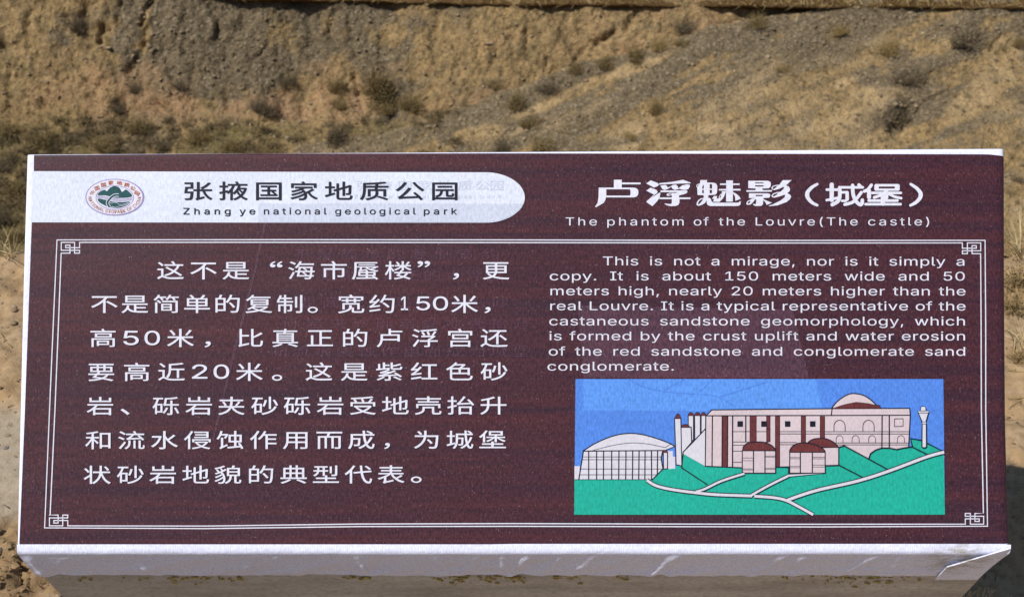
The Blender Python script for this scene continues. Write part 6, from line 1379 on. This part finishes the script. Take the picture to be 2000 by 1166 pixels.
# ---- tiny dry plants dotted over the slope (a mass)
pp, rr = slope_points(1500, 82, lambda j, i: 0.35 + 0.65 * (float(veg[j, i]) > 0.3) + 0.2 * float(sandy[j, i]))
sm_ = tuft_mesh('tmp', 26, 1.3, 79, 1.0, 0.05, 0.5, 0.12, 0.75); sv = np.array([v.co for v in sm_.vertices]); sf = np.array([list(p.vertices) for p in sm_.polygons])
V_, F_ = [], []
for i, p in enumerate(pp):
    an = rr.uniform(0, 6.28); s_ = 0.018 + abs(rr.normal(0, 0.022))
    R2 = np.array([[math.cos(an), -math.sin(an), 0], [math.sin(an), math.cos(an), 0], [0, 0, 0.8]])
    V_.append((sv @ R2.T) * s_ + p); F_.append(sf + i * len(sv))
DP = plant_mat('tiny_dry_plants', (0.10, 0.075, 0.042), (0.27, 0.205, 0.11), 2.5)
g_ = link('slope_plants', mesh_np('slope_plants', np.concatenate(V_), np.concatenate(F_), False), None, [DP]); tag(g_, 'tiny dry plants dotted over the hillside', 'plants', None, 'stuff')

# ---- straw grass on the turf ledge (a mass)
r = random.Random(8); V, F = [], []
for i in range(9000):
    x = r.uniform(-4.2, 8.8); y = CY + float(lip(x)[0]) + r.uniform(-0.11, 0.30); z = float(lip(x)[1]) + 0.022
    dens = float(vnoise(np.array([x * 1.6]), np.array([3.3]), 0, 91)[0])
    if r.random() > 0.35 + 0.5 * dens + 0.25 * (x > 0): continue
    Ln = r.uniform(0.04, 0.17); az = r.uniform(0, 6.28); ln_ = r.uniform(0.3, 2.0)
    d = Vector((math.cos(az) * math.sin(ln_), math.sin(az) * math.sin(ln_) - 0.25, math.cos(ln_))).normalized() * Ln
    b0 = len(V); s = Vector((0.0035, 0.001, 0))
    V += [(x - s.x, y, z), (x + s.x, y, z), (x + d.x, y + d.y, z + d.z), (x + d.x * .5 + s.x * .6, y + d.y * .5, z + d.z * .62)]
    F += [(b0, b0 + 1, b0 + 3, b0 + 2)]
me = bpy.data.meshes.new('ledge_grass'); me.from_pydata(V, [], F); me.update()
g_ = link('ledge_grass', me, None, [PM['straw'][0]]); tag(g_, 'dry straw grass growing along the top of the turf ledge', 'grass', None, 'stuff')

# ---- dry grass tufts and twigs near the sign
grass = plant_mat('dry_grass', (0.30, 0.22, 0.11), (0.56, 0.46, 0.27), 30)
dead = plant_mat('dead_brush', (0.13, 0.095, 0.045), (0.36, 0.26, 0.12), 40)
GVAR = [tuft_mesh('grass_tuft', n, sp, 300 + i, 1.0, 0.022, 1.2, 0.0) for i, (n, sp) in enumerate(((26, 0.9), (16, 1.2), (34, 0.6)))]
for m_ in GVAR: m_.materials.append(grass)
BVAR = tuft_mesh('dead_brush', 150, 1.35, 330, 1.0, 0.018, 0.6, 0.07); BVAR.materials.append(dead); BVAR.materials.append(dead)
tufts = [(22, 497, 0.11, 1, 'thin straw grass at the terrace edge left of the sign'),
         (2, 486, 0.09, 0, 'straw grass cut by the left edge of the photo at the terrace edge'),
         (1990, 500, 0.16, 0, 'pale grass at the terrace edge right of the sign'),
         (1984, 690, 0.10, 1, 'pale arching grass blades right of the sign beside the dark scrub'),
         (1996, 668, 0.11, 1, 'pale grass blades at the right photo edge above the buried twig')]
for px, py, h_, k, lab in tufts:
    o = bpy.data.objects.new('grass_tuft', GVAR[k]); COL.objects.link(o)
    o.location = ghit(px, py); o.rotation_euler = (0, 0, random.uniform(0, 6.28)); o.scale = (h_, h_, h_)
    tag(o, lab, 'grass', 'dry grass tufts near the sign')
for px, py, h_, lab in ((1985, 560, 0.085, 'brown dead brush right of the sign, upper of two'), (1978, 606, 0.07, 'brown dead brush right of the sign, lower of two'), (1990, 705, 0.04, 'dark little scrub in the sand right of the sign')):
    o = bpy.data.objects.new('dead_brush', BVAR); COL.objects.link(o)
    o.location = ghit(px, py); o.rotation_euler = (0, 0, random.uniform(0, 6.28)); o.scale = (h_ * .8, h_ * .8, h_)
    tag(o, lab, 'brush', 'dead brush right of the sign')
# tall dry grass in front of the lectern, only its tips reach into the picture
for i, (px, tip, lab) in enumerate(((497, 1158, 'grass tip in front of the concrete, leftmost of the front row'), (735, 1154, 'bushiest pale grass head in front of the concrete'), (945, 1160, 'fine grass stems before the concrete left of its middle'),
                                    (1070, 1161, 'fine grass stems before the concrete near its middle'), (1270, 1161, 'thin grass tip before the concrete under the drawing'), (1700, 1158, 'grass tips before the right bottom corner of the concrete'),
                                    (1790, 1157, 'grass tips right of the concrete in the shadow'), (1900, 1156, 'grass tips in the shadow at the bottom right'), (1975, 1157, 'grass tips at the bottom right corner of the photo'))):
    q = ray(px, tip); yb = -0.06 if px < 1650 else 0.0
    t = (yb - CAM.y) / q.y; p = CAM + q * t
    r = random.Random(700 + i); V, F = [], []
    for j in range(9 if px != 735 else 22):
        a0 = Vector((r.gauss(0, 0.012), r.gauss(0, 0.010), 0)); tp = Vector((r.gauss(0, 0.012), r.gauss(0, 0.012), p.z - abs(r.gauss(0, 0.010)))); s = Vector((0.0012, 0, 0)); b0 = len(V)
        for k in range(6):
            t_ = k / 5; c_ = a0.lerp(tp, t_) + Vector((0.01 * math.sin(t_ * 3 + j), 0.006 * math.sin(t_ * 2 + j), 0)) * t_; wv_ = s * (1 - 0.5 * t_)
            V += [c_ - wv_, c_ + wv_]
            if k: F.append((b0 + 2 * k - 2, b0 + 2 * k - 1, b0 + 2 * k + 1, b0 + 2 * k))
        for _ in range(26):                                   # feathery seed head
            t_ = r.uniform(0.9, 1.0); c_ = a0.lerp(tp, t_); e = Vector((r.gauss(0, .5), r.gauss(0, .5), 1)).normalized() * r.uniform(.004, .011); k0_ = len(V)
            V += [c_, c_ + e + Vector((.0005, 0, 0)), c_ + e * 1.1 - Vector((.0005, 0, 0))]; F.append((k0_, k0_ + 1, k0_ + 2))
    me = bpy.data.meshes.new('feather_grass'); me.from_pydata(V, [], F); me.update()
    o = link('feather_grass', me, None, [grass]); o.location = (p.x, p.y, gz(p.x, p.y)); tag(o, lab, 'grass', 'tall feathery grass in front of the sign')
# a few stones one can pick out
for i, (px, py, s, c_, lab) in enumerate(((12, 876, 0.0036, (0.14, 0.14, 0.15), 'smooth grey pebble on the pale ground left of the sign'), (2, 1074, 0.0045, (0.07, 0.06, 0.06), 'dark pebble at the left photo edge above the soil clods'), (31, 892, 0.0016, (0.12, 0.10, 0.09), 'tiny brown pebble close to the left edge of the sign'),
                                         (26, 632, 0.0065, (0.22, 0.155, 0.09), 'brown earth lump left of the sign, lower of the pair'), (28, 607, 0.0055, (0.20, 0.14, 0.08), 'brown earth lump left of the sign, upper of the pair'))):
    SM = NT('pebble_stone', 0.8, 0.3); SM.color(SM.mix(SM.noise(SM.co, 300, 3), mul(c_, 0.8), mul(c_, 1.25)))
    rr = np.random.default_rng(40 + i)
    bm = bmesh.new(); bmesh.ops.create_icosphere(bm, subdivisions=3, radius=1)
    pv_ = np.array([v.co for v in bm.verts]); dn = 1 + 0.16 * fbm(pv_[:, 0] * 1.4 + i * 5, pv_[:, 1] * 1.4, pv_[:, 2] * 1.4, 60, 3)
    for v, d_ in zip(bm.verts, dn): v.co = Vector((v.co.x * 1.4, v.co.y, v.co.z * 0.7)) * float(d_) * s
    me = bpy.data.meshes.new('pebble'); bm.to_mesh(me); bm.free()
    for p in me.polygons: p.use_smooth = True
    o = link('pebble', me, None, [SM.m]); o.location = ghit(px, py) + Vector((0, 0, s * 0.3)); tag(o, lab, 'pebble')
def twig(px_list, rad, lab):
    pts_ = [ghit(*q) + Vector((0, 0, rad * 0.8)) for q in px_list]
    V, F = [], []
    for i, p in enumerate(pts_):
        d = (pts_[min(i + 1, len(pts_) - 1)] - pts_[max(i - 1, 0)]).normalized(); u_ = d.cross(Vector((0, 0, 1))).normalized(); v2 = u_.cross(d)
        for k in range(6): V.append(p + (u_ * math.cos(k * math.pi / 3) + v2 * math.sin(k * math.pi / 3)) * rad * (1 - 0.6 * i / len(pts_)))
        if i:
            for k in range(6): F.append(((i - 1) * 6 + k, (i - 1) * 6 + (k + 1) % 6, i * 6 + (k + 1) % 6, i * 6 + k))
    me = bpy.data.meshes.new('twig'); me.from_pydata([v - pts_[0] for v in V], [], F); me.update()
    o = link('twig', me, None, [dead]); o.location = pts_[0]; tag(o, lab, 'twig')
twig([(0, 652), (8, 662), (16, 672), (24, 680)], 0.0016, 'dry twig lying on the sand left of the sign')
twig([(1968, 724), (1978, 725), (1990, 727), (2003, 726)], 0.0018, 'upper horizontal twig half buried in the sand right of the sign')
twig([(1969, 779), (1982, 780), (1996, 778), (2006, 777)], 0.0016, 'lower horizontal twig half buried in the sand right of the sign')
twig([(1972, 796), (1982, 790), (1996, 782)], 0.0012, 'short slanting twig under the lower horizontal twig right of the sign')
